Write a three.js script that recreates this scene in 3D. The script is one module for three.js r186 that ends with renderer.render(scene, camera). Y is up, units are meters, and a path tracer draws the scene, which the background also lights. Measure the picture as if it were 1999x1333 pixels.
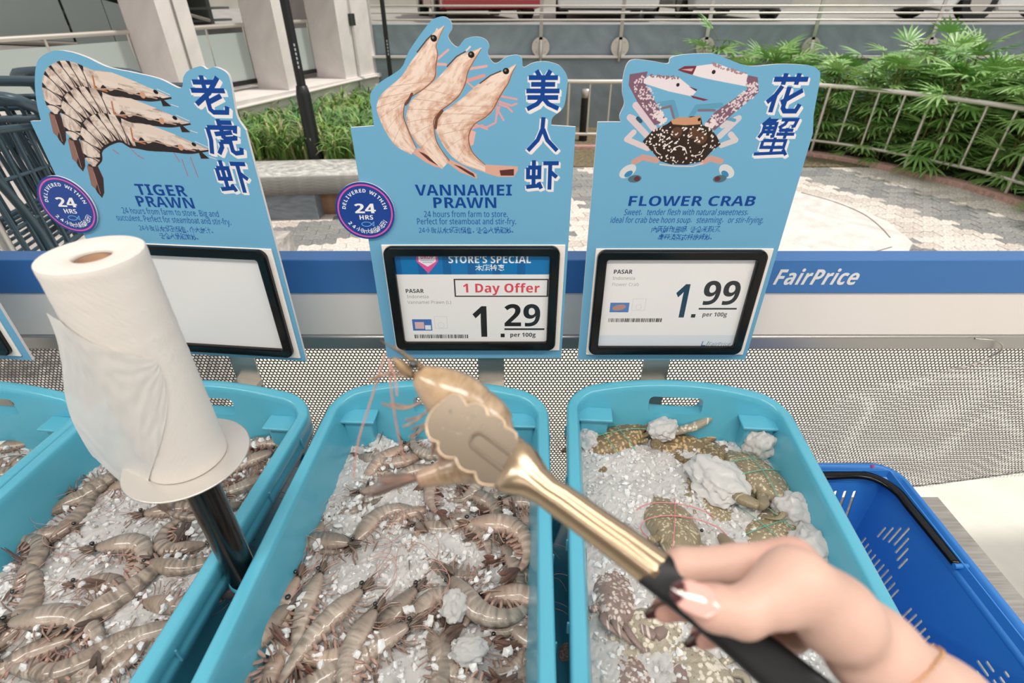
import * as THREE from 'three';
import { RoundedBoxGeometry } from 'three/addons/geometries/RoundedBoxGeometry.js';
import { TextGeometry } from 'three/addons/geometries/TextGeometry.js';
import { FontLoader } from 'three/addons/loaders/FontLoader.js';
import { mergeGeometries, mergeVertices, toCreasedNormals } from 'three/addons/utils/BufferGeometryUtils.js';
import { RectAreaLightUniformsLib } from 'three/addons/lights/RectAreaLightUniformsLib.js';
import { Brush, Evaluator, SUBTRACTION } from 'three-bvh-csg';
import { createNoise3D } from 'simplex-noise';

// ---------------------------------------------------------------- camera, sky, sun, lamps, exposure
const scene = new THREE.Scene();
const PITCH = 33.5 * Math.PI / 180, FOC = 1030, EYE = 1.8;
const camera = new THREE.PerspectiveCamera(2 * Math.atan(666.5 / FOC) * 180 / Math.PI, 1999 / 1333, 0.02, 120);
camera.position.set(0, EYE, 0);
camera.rotation.set(-PITCH, 0, 0);
camera.focus = 0.98;
camera.userData.fStop = 5.6;
scene.add(camera);
const renderer = new THREE.WebGLRenderer({ antialias: true });
renderer.toneMapping = THREE.LinearToneMapping;
renderer.toneMappingExposure = 0.86;
renderer.shadowMap.enabled = true;
RectAreaLightUniformsLib.init();
scene.background = new THREE.Color().setRGB(1.0, 0.985, 0.965);     // bright hazy tropical sky
const sun = new THREE.DirectionalLight(new THREE.Color().setRGB(1, 0.95, 0.86), 3.0);
sun.position.set(8, 17, -4);
sun.shadow.radius = 4;
sun.castShadow = true;
Object.assign(sun.shadow.camera, { left: -14, right: 14, top: 14, bottom: -14, near: 1, far: 50 });
sun.target.position.set(0, 0, -5);
scene.add(sun, sun.target);

// ---------------------------------------------------------------- helpers
const V = (x, y, z) => new THREE.Vector3(x, y, z);
const rng = (a) => () => { a = (a + 0x6d2b79f5) | 0; let t = Math.imul(a ^ (a >>> 15), 1 | a); t = (t + Math.imul(t ^ (t >>> 7), 61 | t)) ^ t; return ((t ^ (t >>> 14)) >>> 0) / 4294967296; };
const R = rng(20240), noise = createNoise3D(rng(77));
const rr = (a, b, r = R) => a + (b - a) * r();
const clamp = THREE.MathUtils.clamp, lerp = THREE.MathUtils.lerp, sstep = (a, b, x) => { const t = clamp((x - a) / (b - a), 0, 1); return t * t * (3 - 2 * t); };
const fbm = (x, y, z, n = 4) => { let s = 0, a = 0.5; for (let i = 0; i < n; i++) { s += a * noise(x, y, z); x *= 2.03; y *= 2.03; z *= 2.03; a *= 0.5; } return s; };
// Measuring: where the line of sight through a photograph pixel meets a known surface of the place.
const sinP = Math.sin(PITCH), cosP = Math.cos(PITCH);
const sight = (px, py) => { const X = (px - 999.5) / FOC, Y = -(py - 666.5) / FOC; return V(X, Y * cosP - sinP, -(cosP + Y * sinP)); };
const onY = (px, py, y) => { const d = sight(px, py); return d.multiplyScalar((y - EYE) / d.y).add(V(0, EYE, 0)); };
const at = (px, py, dist) => sight(px, py).multiplyScalar(dist).add(V(0, EYE, 0));
const onPlane = (px, py, p, n) => { const d = sight(px, py), e = V(0, EYE, 0); return d.multiplyScalar(p.clone().sub(e).dot(n) / d.dot(n)).add(e); };

const names = {};
const numbered = (n) => { const k = names[n] = (names[n] ?? -1) + 1; return k ? n + '_' + String(k).padStart(3, '0') : n; };
const shade = (o) => { o.traverse((m) => { if (m.isMesh) m.castShadow = m.receiveShadow = true; }); return o; };
function tag(o, label, category, group, kind) { o.userData.label = label; o.userData.category = category; if (group) o.userData.group = group; if (kind) o.userData.kind = kind; return o; }
function thing(name, label, category, p = [0, 0, 0], turn = 0, group) {
  const o = new THREE.Group(); o.name = numbered(name); o.position.set(...p); o.rotation.y = turn; scene.add(o);
  return tag(o, label, category, group);
}
function part(name, geo, mat, parent) {
  const m = new THREE.Mesh(Array.isArray(geo) ? join(geo) : geo, mat); m.name = parent ? name : numbered(name); m.castShadow = m.receiveShadow = true; (parent ?? scene).add(m); return m;
}
function struct(name, geo, mat, parent) { const m = part(name, geo, mat, parent); if (!parent) m.userData.kind = 'structure'; return m; }
function structGroup(name, p = [0, 0, 0]) { const o = new THREE.Group(); o.name = name; o.position.set(...p); o.userData.kind = 'structure'; scene.add(o); return o; }
function join(list) {
  const hasC = list.some((g) => g.attributes.color);
  return mergeGeometries(list.map((g) => {
    const n = g.index ? g.toNonIndexed() : g.clone(), c = n.attributes.position.count;
    for (const k of Object.keys(n.attributes)) if (!['position', 'normal', 'uv', 'color'].includes(k)) n.deleteAttribute(k);
    if (!n.attributes.uv) n.setAttribute('uv', new THREE.BufferAttribute(new Float32Array(c * 2), 2));
    if (!n.attributes.normal) n.computeVertexNormals();
    if (hasC && !n.attributes.color) n.setAttribute('color', new THREE.BufferAttribute(new Float32Array(c * 3).fill(1), 3));
    n.morphAttributes = {}; n.clearGroups?.(); return n;
  }));
}
const box = (w, h, d, x = 0, y = 0, z = 0) => uvBox(new THREE.BoxGeometry(w, h, d).translate(x, y, z));
const rbox = (w, h, d, r, x = 0, y = 0, z = 0, s = 2) => new RoundedBoxGeometry(w, h, d, s, r).translate(x, y, z);
function uvBox(g, s = 1) {        // uv in metres by the dominant side
  const p = g.attributes.position, n = g.attributes.normal, uv = new Float32Array(p.count * 2);
  for (let i = 0; i < p.count; i++) {
    const a = Math.abs(n.getX(i)), b = Math.abs(n.getY(i)), c = Math.abs(n.getZ(i));
    const [u, v] = b >= a && b >= c ? [p.getX(i), p.getZ(i)] : a >= c ? [p.getZ(i), p.getY(i)] : [p.getX(i), p.getY(i)];
    uv[i * 2] = u * s; uv[i * 2 + 1] = v * s;
  }
  return g.setAttribute('uv', new THREE.BufferAttribute(uv, 2));
}
const tube = (pts, r, seg = 8, n, closed = false) => new THREE.TubeGeometry(pts.length === 2 ? new THREE.LineCurve3(pts[0], pts[1]) : new THREE.CatmullRomCurve3(pts, closed, 'centripetal'), n ?? (pts.length === 2 ? 1 : pts.length * 5), r, seg, closed);
function rod(a, b, r, seg = 10, r2 = r) {       // capped cylinder from a to b
  const d = b.clone().sub(a), g = new THREE.CylinderGeometry(r2, r, d.length(), seg);
  g.applyQuaternion(new THREE.Quaternion().setFromUnitVectors(V(0, 1, 0), d.clone().normalize())); return g.translate(...a.clone().add(b).multiplyScalar(0.5).toArray());
}
const lathe = (pts, seg = 32) => new THREE.LatheGeometry(pts.map(([x, y]) => new THREE.Vector2(x, y)), seg);
function roundRect(w, h, r, path = new THREE.Shape(), x = 0, y = 0) {
  const a = x - w / 2, b = x + w / 2, c = y - h / 2, d = y + h / 2;
  path.moveTo(a + r, c); path.lineTo(b - r, c); path.absarc(b - r, c + r, r, -Math.PI / 2, 0); path.lineTo(b, d - r); path.absarc(b - r, d - r, r, 0, Math.PI / 2);
  path.lineTo(a + r, d); path.absarc(a + r, d - r, r, Math.PI / 2, Math.PI); path.lineTo(a, c + r); path.absarc(a + r, c + r, r, Math.PI, Math.PI * 1.5); return path;
}
const extrude = (shape, depth, bevel = 0, seg = 8) => new THREE.ExtrudeGeometry(shape, { depth, curveSegments: seg, bevelEnabled: bevel > 0, bevelSize: bevel, bevelThickness: bevel, bevelSegments: 2 });
// strips of rings -> surface; rings: arrays of Vector3 of equal length
function loft(rings, closedRing = true, caps = false) {
  const n = rings[0].length, pos = [], idx = [], uv = [];
  rings.forEach((r, i) => r.forEach((q, j) => { pos.push(q.x, q.y, q.z); uv.push(j / n, i / (rings.length - 1)); }));
  const m = closedRing ? n : n - 1;
  for (let i = 0; i < rings.length - 1; i++) for (let j = 0; j < m; j++) { const a = i * n + j, b = i * n + (j + 1) % n, c = a + n, d = b + n; idx.push(a, c, b, b, c, d); }
  if (caps) for (const [i, f] of [[0, 1], [rings.length - 1, 0]]) {
    const c = rings[i].reduce((s, q) => s.add(q), V(0, 0, 0)).multiplyScalar(1 / n), k = pos.length / 3; pos.push(c.x, c.y, c.z); uv.push(0.5, 0.5);
    for (let j = 0; j < n; j++) { const a = i * n + j, b = i * n + (j + 1) % n; f ? idx.push(k, a, b) : idx.push(k, b, a); }
  }
  const g = new THREE.BufferGeometry(); g.setAttribute('position', new THREE.Float32BufferAttribute(pos, 3)); g.setAttribute('uv', new THREE.Float32BufferAttribute(uv, 2)); g.setIndex(idx); g.computeVertexNormals(); return g;
}
function paint(g, f) {            // vertex colours, linear, from position
  const p = g.attributes.position, c = new Float32Array(p.count * 3), v = V();
  for (let i = 0; i < p.count; i++) { const k = f(v.fromBufferAttribute(p, i), i); c[i * 3] = k[0]; c[i * 3 + 1] = k[1]; c[i * 3 + 2] = k[2]; }
  return g.setAttribute('color', new THREE.BufferAttribute(c, 3));
}
const mix3 = (a, b, t) => [lerp(a[0], b[0], t), lerp(a[1], b[1], t), lerp(a[2], b[2], t)];
const lin = (hex) => new THREE.Color(hex).toArray();
// surface nets on a signed distance field
function surfaceNets(sdf, lo, hi, cell) {
  const nx = Math.ceil((hi.x - lo.x) / cell) + 1, ny = Math.ceil((hi.y - lo.y) / cell) + 1, nz = Math.ceil((hi.z - lo.z) / cell) + 1;
  const F = new Float32Array(nx * ny * nz), id = (i, j, k) => (k * ny + j) * nx + i;
  for (let k = 0; k < nz; k++) for (let j = 0; j < ny; j++) for (let i = 0; i < nx; i++) F[id(i, j, k)] = sdf(lo.x + i * cell, lo.y + j * cell, lo.z + k * cell);
  const vert = new Int32Array(nx * ny * nz).fill(-1), pos = [], idx = [], C = [[0, 0, 0], [1, 0, 0], [0, 1, 0], [1, 1, 0], [0, 0, 1], [1, 0, 1], [0, 1, 1], [1, 1, 1]], E = [[0, 1], [2, 3], [4, 5], [6, 7], [0, 2], [1, 3], [4, 6], [5, 7], [0, 4], [1, 5], [2, 6], [3, 7]];
  for (let k = 0; k < nz - 1; k++) for (let j = 0; j < ny - 1; j++) for (let i = 0; i < nx - 1; i++) {
    const f = C.map(([a, b, c]) => F[id(i + a, j + b, k + c)]); let s = 0, x = 0, y = 0, z = 0;
    for (const [a, b] of E) if ((f[a] < 0) !== (f[b] < 0)) { const t = f[a] / (f[a] - f[b]); x += lerp(C[a][0], C[b][0], t); y += lerp(C[a][1], C[b][1], t); z += lerp(C[a][2], C[b][2], t); s++; }
    if (s) { vert[id(i, j, k)] = pos.length / 3; pos.push(lo.x + (i + x / s) * cell, lo.y + (j + y / s) * cell, lo.z + (k + z / s) * cell); }
  }
  const quad = (a, b, c, d, flip) => { if (a < 0 || b < 0 || c < 0 || d < 0) return; flip ? idx.push(a, c, b, a, d, c) : idx.push(a, b, c, a, c, d); };
  for (let k = 1; k < nz - 1; k++) for (let j = 1; j < ny - 1; j++) for (let i = 1; i < nx - 1; i++) {
    const s = F[id(i, j, k)] < 0;
    if (s !== F[id(i + 1, j, k)] < 0) quad(vert[id(i, j - 1, k - 1)], vert[id(i, j, k - 1)], vert[id(i, j, k)], vert[id(i, j - 1, k)], !s);
    if (s !== F[id(i, j + 1, k)] < 0) quad(vert[id(i - 1, j, k - 1)], vert[id(i - 1, j, k)], vert[id(i, j, k)], vert[id(i, j, k - 1)], !s);
    if (s !== F[id(i, j, k + 1)] < 0) quad(vert[id(i - 1, j - 1, k)], vert[id(i, j - 1, k)], vert[id(i, j, k)], vert[id(i - 1, j, k)], !s);
  }
  const g = new THREE.BufferGeometry(); g.setAttribute('position', new THREE.Float32BufferAttribute(pos, 3)); g.setIndex(idx); g.computeVertexNormals();
  g.setAttribute('uv', new THREE.Float32BufferAttribute(new Float32Array(pos.length / 3 * 2), 2)); return g;
}

// ---------------------------------------------------------------- textures and materials
function dataTex(n, f, srgb = true, rep = 1) {       // f(u, v) -> [r, g, b] 0..1, tileable when f is
  const d = new Uint8Array(n * n * 4);
  for (let j = 0; j < n; j++) for (let i = 0; i < n; i++) { const c = f(i / n, j / n), o = (j * n + i) * 4; d[o] = clamp(c[0], 0, 1) * 255; d[o + 1] = clamp(c[1], 0, 1) * 255; d[o + 2] = clamp(c[2], 0, 1) * 255; d[o + 3] = 255; }
  const t = new THREE.DataTexture(d, n, n); t.wrapS = t.wrapT = THREE.RepeatWrapping; t.magFilter = THREE.LinearFilter; t.minFilter = THREE.LinearMipmapLinearFilter; t.generateMipmaps = true;
  if (srgb) t.colorSpace = THREE.SRGBColorSpace; t.repeat.set(rep, rep); t.needsUpdate = true; return t;
}
const tileN = (u, v, s, z = 0, o = 4) => { const a = u * Math.PI * 2, b = v * Math.PI * 2, k = s / (Math.PI * 2); return fbm(Math.cos(a) * k + z, Math.sin(a) * k + Math.cos(b) * k, Math.sin(b) * k - z, o); };
const grit = (n, base, amp, s, o = 5, rep = 1, spots = 0) => dataTex(n, (u, v) => { const k = 1 + amp * tileN(u, v, s, 3, o) + spots * Math.max(0, tileN(u, v, s * 6, 9, 2) - 0.25); return base.map((b) => b * k); }, true, rep);
const S = (o) => new THREE.MeshStandardMaterial(o), P = (o) => new THREE.MeshPhysicalMaterial(o);
const rgb = (r, g, b) => new THREE.Color().setRGB(r, g, b);
const bumpTex = dataTex(256, (u, v) => { const k = 0.5 + 0.5 * tileN(u, v, 40, 1, 3); return [k, k, k]; }, false);
const M = {
  concrete: S({ map: grit(512, [0.70, 0.68, 0.66], 0.28, 14, 6, 0.7, 0.5), roughness: 0.95, bumpMap: bumpTex, bumpScale: 0.002 }),
  wallPaint: S({ map: grit(256, [0.90, 0.87, 0.86], 0.06, 8, 5, 0.35), roughness: 0.9 }),
  greyPaint: S({ map: grit(256, [0.56, 0.61, 0.64], 0.10, 10, 5, 0.3), roughness: 0.8 }),
  darkLouver: S({ color: 0x3b403d, roughness: 0.7 }),
  steel: S({ color: 0xc9c4bd, metalness: 0.9, roughness: 0.28 }),
  rail: S({ color: 0xd8d2ca, metalness: 0.65, roughness: 0.4 }),
  black: S({ color: 0x15181a, roughness: 0.45 }),
  blackGloss: P({ color: 0x08090a, roughness: 0.2, clearcoat: 0.2, clearcoatRoughness: 0.1, specularIntensity: 0.6 }),
  frost: P({ color: rgb(0.56, 0.63, 0.61), roughness: 0.45, transmission: 0.25, thickness: 0 }),
  chrome: S({ color: 0xc4c2c0, metalness: 0.85, roughness: 0.38 }),
  blueBand: P({ color: rgb(0.055, 0.20, 0.52), roughness: 0.45 }),
  whiteBand: S({ color: rgb(0.94, 0.88, 0.83), roughness: 0.5 }),
  trolley: P({ color: rgb(0.028, 0.06, 0.085), roughness: 0.4, clearcoat: 0.3 }),
  bin: P({ color: rgb(0.095, 0.43, 0.585), roughness: 0.32, clearcoat: 0.4, clearcoatRoughness: 0.2, bumpMap: bumpTex, bumpScale: 0.0002 }),
  basket: P({ color: rgb(0.035, 0.22, 0.66), roughness: 0.38, clearcoat: 0.2 }),
  panel: S({ color: rgb(0.20, 0.185, 0.185), metalness: 0.6, roughness: 0.45 }),
  boardEdge: S({ color: rgb(0.8, 0.74, 0.74), roughness: 0.7 }),
  floor: S({ map: grit(256, [0.86, 0.855, 0.82], 0.04, 10, 4, 0.5), roughness: 0.5 }),
  ceiling: S({ color: rgb(0.6, 0.58, 0.55), roughness: 0.9 }),
};
const wood = dataTex(512, (u, v) => { const w = tileN(u, v, 1.6, 2, 3), k = 0.70 + 0.05 * noise(u * 2 + w * 0.4, v * 46 + w * 6, 1) + 0.05 * noise(u * 6, v * 150, 4) + 0.06 * w; return [k, k * 0.985, k * 0.96]; }, true, 1.2);
M.wood = S({ map: wood, roughness: 0.6 });
const font = await new FontLoader().loadAsync('fonts/droid/droid_sans_bold.typeface.json');

// ================================================================ THE SETTING
// shop floor, canopy over the stall with its light panels
struct('floor', box(11, 0.12, 6.3, 0.5, -0.06, -0.25), M.floor);
struct('ceiling', box(10, 0.18, 4.6, 0, 3.11, 1.15), M.ceiling);
struct('wall_rear', box(10, 3.2, 0.15, 0, 1.6, 3.4), S({ color: rgb(0.2, 0.175, 0.155), roughness: 0.9 }));
const lampM = new THREE.MeshStandardMaterial({ color: 0xffffff, emissive: rgb(1, 0.96, 0.9), emissiveIntensity: 2.5 });
for (const [x, z, w] of [[-1.5, 0.25, 1.2], [0, 0.25, 1.2], [1.5, 0.25, 1.2], [-1.5, 2.5, 1.2], [0, 2.5, 1.2], [1.5, 2.5, 1.2]]) {
  const t = thing('ceiling_light', 'white ceiling light panel, ' + (x < 0 ? 'left' : x > 0 ? 'right' : 'middle') + ' of the ' + (z < 1 ? 'front' : 'rear') + ' row under the canopy', 'ceiling light', [x, 3.02, z], 0, 'ceiling lights under the canopy');
  part('housing', box(w + 0.06, 0.05, 0.36, 0, -0.008, 0), M.ceiling, t); part('diffuser', box(w, 0.006, 0.3, 0, -0.036, 0), lampM, t);
  const l = new THREE.RectAreaLight(rgb(1, 0.935, 0.86), 18.5, w, 0.3); l.name = 'light'; l.position.set(0, -0.05, 0); l.rotation.x = -Math.PI / 2; l.castShadow = true; t.add(l);
}

// plaza paving: zigzag interlocking pavers, two tones in waving bands
{
  const g0 = structGroup('plaza_paving');
  part('sand_bed', uvBox(new THREE.BoxGeometry(24, 0.1, 8).translate(2, -0.075, -7.3)), S({ map: grit(256, [0.42, 0.39, 0.36], 0.3, 30, 4, 2), roughness: 1 }), g0);
  const a = 0.2, b = 0.115, k = 0.017;       // zigzag unit
  const sh = new THREE.Shape(), e = 0.004;
  const top = [[0, 0], [a * 0.125, k], [a * 0.375, -k], [a * 0.625, k], [a * 0.875, -k], [a, 0]], out = [];
  for (const [x, y] of top) out.push([x + (x < 0.001 ? e : x > a - 0.001 ? -e : 0), y + e]);
  for (const [x, y] of [...top].reverse()) out.push([x + (x < 0.001 ? e : x > a - 0.001 ? -e : 0), y + b - e]);
  out.forEach(([x, y], i) => (i ? sh.lineTo(x, y) : sh.moveTo(x, y)));
  const pg = uvBox(extrude(sh, 0.03, 0.002, 1).rotateX(-Math.PI / 2).translate(-a / 2, -0.03, b / 2));
  const tone = (base, z) => S({ map: grit(128, base, 0.22, 9, 5, 3 + z, 0.3), roughness: 0.95 });
  const light = [tone([0.85, 0.815, 0.785], 0), tone([0.88, 0.84, 0.81], 0.3), tone([0.80, 0.76, 0.73], 0.6)], dark = [tone([0.56, 0.56, 0.555], 0), tone([0.60, 0.595, 0.585], 0.4), tone([0.53, 0.53, 0.53], 0.7)];
  const cells = [], ang = 0.14, ca = Math.cos(ang), sa = Math.sin(ang), disc = V(2.35, 0, -4.75);
  for (let j = -90; j < 90; j++) for (let i = -60; i < 70; i++) {
    const lx = i * a + (j % 2 ? a / 2 : 0), lz = j * b, x = lx * ca + lz * sa + 1, z = -lx * sa + lz * ca - 5;
    if (x < -3.6 || x > 6.2 || z > -3.42 || z < -7.6) continue;
    if (Math.hypot(x - disc.x, z - disc.z) < 1.08) continue;
    const band = Math.sin((lz * 1.0 + lx * 0.42 + 0.05 * noise(lx, lz, 0)) * 5.0 + 0.6);
    const right = x > 0.5, isDark = right ? Math.sin((lx - lz * 0.30) * 4.2 + 0.9) > 0.1 : band > 0.05;
    // as the picture shows them: how large the piece appears
    const v = V(x, -EYE, z), zc = -(v.y * sinP * -1 + v.z * cosP) ; const depth = -z * cosP + EYE * sinP, px = 999.5 + FOC * x / depth, py = 666.5 - FOC * (-EYE * cosP + -z * sinP) / depth;
    const seen = py > 290 && py < 505 && ((px > 505 && px < 760) || (px > 1105 && px < 1165) || px > 1490 && px < 2010);
    cells.push({ x, z, isDark, seen, far: depth - (right ? 0 : 3), t: Math.floor(R() * 3), y: -0.003 + R() * 0.004, yaw: (R() - 0.5) * 0.02 });
  }
  cells.sort((p, q) => (q.seen - p.seen) || p.far - q.far);
  const rest = [[], [], [], [], [], []];
  cells.forEach((c, i) => {
    if (i < 300) { const m = part('paver' + (i ? '_' + String(i).padStart(3, '0') : ''), pg, (c.isDark ? dark : light)[c.t], g0); m.position.set(c.x, c.y, c.z); m.rotation.y = ang + c.yaw; }
    else rest[c.t + (c.isDark ? 3 : 0)].push(c);
  });
  rest.forEach((l, n) => {
    const im = new THREE.InstancedMesh(pg, n > 2 ? dark[n - 3] : light[n], l.length), m4 = new THREE.Matrix4(); im.name = 'pavers_beyond'; im.userData.kind = 'stuff'; im.receiveShadow = im.castShadow = true;
    l.forEach((c, i) => im.setMatrixAt(i, m4.makeRotationY(ang + c.yaw).setPosition(c.x, c.y, c.z))); g0.add(im);
  });
  // round cement patch with a broken edge
  const ds = new THREE.Shape(); for (let i = 0; i <= 72; i++) { const q = i / 72 * Math.PI * 2, r = 1.17 + 0.035 * noise(Math.cos(q) * 3, Math.sin(q) * 3, 5) + 0.012 * noise(Math.cos(q) * 14, Math.sin(q) * 14, 1); i ? ds.lineTo(Math.cos(q) * r, Math.sin(q) * r) : ds.moveTo(r, 0); }
  const cm = S({ map: grit(512, [0.87, 0.845, 0.83], 0.10, 8, 6, 0.6, 0.25), roughness: 0.9 });
  part('cement_patch', uvBox(extrude(ds, 0.03, 0.004, 2).rotateX(-Math.PI / 2).translate(disc.x, -0.026, disc.z)), cm, g0);
  const crack = [[-0.5, 1.02], [-0.2, 1.0], [0.15, 0.96], [0.42, 0.86], [0.62, 0.72], [0.85, 0.6]].map(([x, z]) => V(disc.x + x, 0.0085, disc.z + z));
  part('crack', tube(crack, 0.006, 4, 30), S({ color: 0x7d6a5c, roughness: 1 }), g0);
  part('crack', tube([[0.75, -0.85], [0.95, -0.55], [1.05, -0.2], [1.02, 0.15], [0.96, 0.4]].map(([x, z]) => V(disc.x + x, 0.0085, disc.z + z)), 0.006, 4, 30), S({ color: 0x8a7c70, roughness: 1 }), g0);
}
// lower ground behind, soil
struct('ground', box(40, 0.1, 22, 4, -0.13, -19), S({ map: grit(256, [0.5, 0.5, 0.5], 0.2, 8, 4, 0.2), roughness: 1 }));

// curved reddish kerb and the tubular railing on it
const kerbPts = [[-0.6, -7.55], [0.3, -7.55], [0.92, -7.5], [1.9, -7.5], [3.0, -7.42], [3.87, -7.15], [4.44, -6.66], [4.78, -6.17], [5.03, -5.69], [5.15, -5.15], [5.18, -4.5], [5.1, -3.8]].map(([x, z]) => V(x, 0, z));
const kerbCurve = new THREE.CatmullRomCurve3(kerbPts, false, 'centripetal');
{
  const n = 90, rings = [];
  for (let i = 0; i <= n; i++) { const p = kerbCurve.getPointAt(i / n), t = kerbCurve.getTangentAt(i / n), w = V(-t.z, 0, t.x); rings.push([[-0.07, -0.03], [-0.07, 0.05], [-0.055, 0.066], [0.055, 0.066], [0.07, 0.05], [0.07, -0.03]].map(([o, y]) => p.clone().addScaledVector(w, o).setY(y))); }
  const k = struct('trim_1', uvBox(loft(rings, false)), S({ map: grit(256, [0.74, 0.60, 0.56], 0.25, 12, 5, 1.5, 0.5), roughness: 0.95 }));
  k.userData.label = 'curved reddish concrete kerb at the foot of the railing';
  const f = thing('curved_railing', 'curved tubular metal railing in front of the leafy hedge', 'railing', [0, 0, 0]);
  const line = (h, u0 = 0, u1 = 1) => Array.from({ length: 50 }, (_, i) => kerbCurve.getPointAt(lerp(u0, u1, i / 49)).setY(h));
  part('top_rail', tube(line(0.84), 0.027, 10, 120), M.rail, f);
  part('bottom_rail', tube(line(0.20), 0.02, 8, 120), M.rail, f);
  const L = kerbCurve.getLength(), nb = Math.round(L / 0.27);
  for (let i = 0; i <= nb; i++) { const p = kerbCurve.getPointAt(i / nb), post = i % 4 === 1; part(post ? 'post' : 'bar', rod(p.clone().setY(post ? 0.05 : 0.2), p.clone().setY(0.83), post ? 0.019 : 0.014, 8), M.rail, f); }
}
// small black bollard light
{
  const t = thing('bollard_light', 'short black bollard light standing behind the railing', 'bollard', [1.02, 0, -7.95]);
  part('post', rod(V(0, -0.07, 0), V(0, 0.58, 0), 0.06, 16), M.black, t); part('cap', lathe([[0, 0.70], [0.062, 0.69], [0.065, 0.62], [0.05, 0.58]], 16), M.steel, t);
}
// strip of soil behind the kerb
struct('planting_bed', box(14, 0.1, 3.2, 3.5, -0.035, -8.2), S({ map: grit(256, [0.46, 0.42, 0.33], 0.4, 20, 5, 1.2), roughness: 1 }));
// grey retaining wall with a ledge line, carrying a steel road railing
const WZ = -8.85;
{
  const w = structGroup('wall_back');
  part('wall_face', box(22, 1.2, 0.3, 8.2, 0.42, WZ - 0.15), M.greyPaint, w);
  part('coping', box(22, 0.42, 0.26, 8.2, 1.20, WZ - 0.17), M.greyPaint, w);
  part('ledge', box(22, 0.03, 0.09, 8.2, 1.005, WZ + 0.02), M.wallPaint, w);
  struct('ground_001', box(40, 0.3, 20, 8, 1.22, WZ - 10.35), S({ map: grit(256, [0.62, 0.61, 0.6], 0.15, 10, 4, 0.3), roughness: 0.95 }));
  const f = thing('road_railing', 'long stainless railing with flat posts on top of the grey wall', 'railing');
  for (let i = 0; i < 9; i++) part('rail', rod(V(-2.0, 1.47 + i * 0.085, WZ + 0.03), V(18, 1.47 + i * 0.085, WZ + 0.03), 0.013, 8), M.rail, f);
  for (const x of [-2.2, 0.42, 1.58, 2.83, 4.38, 6.1, 7.9]) {
    const p = part('post', [box(0.05, 1.1, 0.02, x, 1.75, WZ + 0.02), tube([V(x, 1.22, WZ + 0.02), V(x, 1.05, WZ + 0.05), V(x, 0.95, WZ + 0.04)], 0.03, 8, 8)], M.steel, f);
    part('base_plate', rod(V(x, 1.13, WZ), V(x, 1.13, WZ + 0.03), 0.13, 24), M.rail, p);
    for (let k = 0; k < 4; k++) part('bolt', rod(V(x + 0.09 * Math.cos(k * 1.57 + 0.78), 1.13 + 0.09 * Math.sin(k * 1.57 + 0.78), WZ + 0.02), V(x + 0.09 * Math.cos(k * 1.57 + 0.78), 1.13 + 0.09 * Math.sin(k * 1.57 + 0.78), WZ + 0.04), 0.013, 6), M.steel, p);
  }
}
// vehicles on the raised road (only their lower halves come into view)
function car(name, label, x, z, col, turn) {
  const t = thing(name, label, 'car', [x, 1.37, z], turn);
  const s = new THREE.Shape(); [[-2.1, 0.28], [-2.15, 0.6], [-2.0, 0.82], [-1.2, 0.92], [-0.5, 1.4], [0.9, 1.42], [1.6, 0.98], [2.1, 0.9], [2.15, 0.5], [2.1, 0.26], [1.75, 0.22], [1.6, 0.42], [1.3, 0.5], [1.0, 0.42], [0.85, 0.22], [-0.85, 0.22], [-1.0, 0.42], [-1.3, 0.5], [-1.6, 0.42], [-1.75, 0.22]].forEach(([a, b], i) => (i ? s.lineTo(a, b) : s.moveTo(a, b)));
  part('body', extrude(s, 1.6, 0.06, 4).translate(0, 0, -0.8), P({ color: col, roughness: 0.3, clearcoat: 1 }), t);
  for (const a of [-1.3, 1.3]) for (const b of [-0.8, 0.8]) { const w = part('wheel', new THREE.CylinderGeometry(0.31, 0.31, 0.2, 24).rotateX(Math.PI / 2).translate(a, 0.31, b), M.black, t); part('hub_cap', new THREE.CylinderGeometry(0.18, 0.18, 0.22, 16).rotateX(Math.PI / 2).translate(a, 0.31, b), M.steel, w); }
  const gm = P({ color: 0x1a2226, roughness: 0.1 });
  part('windscreen', rbox(0.06, 0.5, 1.35, 0.02, 0, 0, 0).rotateZ(0.98).translate(-0.92, 1.16, 0), gm, t);
  for (const b of [-0.865, 0.865]) part('side_window', box(1.5, 0.32, 0.02, 0.25, 1.15, b), gm, t);
  part('bumper', rbox(0.14, 0.2, 1.72, 0.05, -2.14, 0.42, 0), P({ color: col, roughness: 0.4 }), t);
  part('grille', box(0.03, 0.12, 0.9, -2.2, 0.62, 0), M.black, t);
  for (const b of [-0.68, 0.68]) part('headlamp', rbox(0.1, 0.13, 0.3, 0.04, -2.13, 0.7, b), S({ color: 0xe8e8ee, roughness: 0.15 }), t);
}
car('car', 'red car parked on the raised road behind the railing', -0.85, -12.6, rgb(0.42, 0.03, 0.04), -Math.PI / 2 + 0.25);
car('car', 'white car parked on the raised road beside the red one', 1.85, -12.8, rgb(0.82, 0.82, 0.82), -Math.PI / 2 - 0.1);
car('car', 'silver car parked on the raised road right of the white one', 4.0, -12.9, rgb(0.55, 0.54, 0.53), -Math.PI / 2);
car('car', 'pale van-like car on the raised road at far right', 9.2, -11.6, rgb(0.86, 0.86, 0.85), 0.05);
struct('wall_far', box(44, 9, 0.4, 8, 5.3, -20), S({ map: grit(256, [0.80, 0.78, 0.74], 0.12, 6, 4, 0.1), roughness: 0.9 }));

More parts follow.
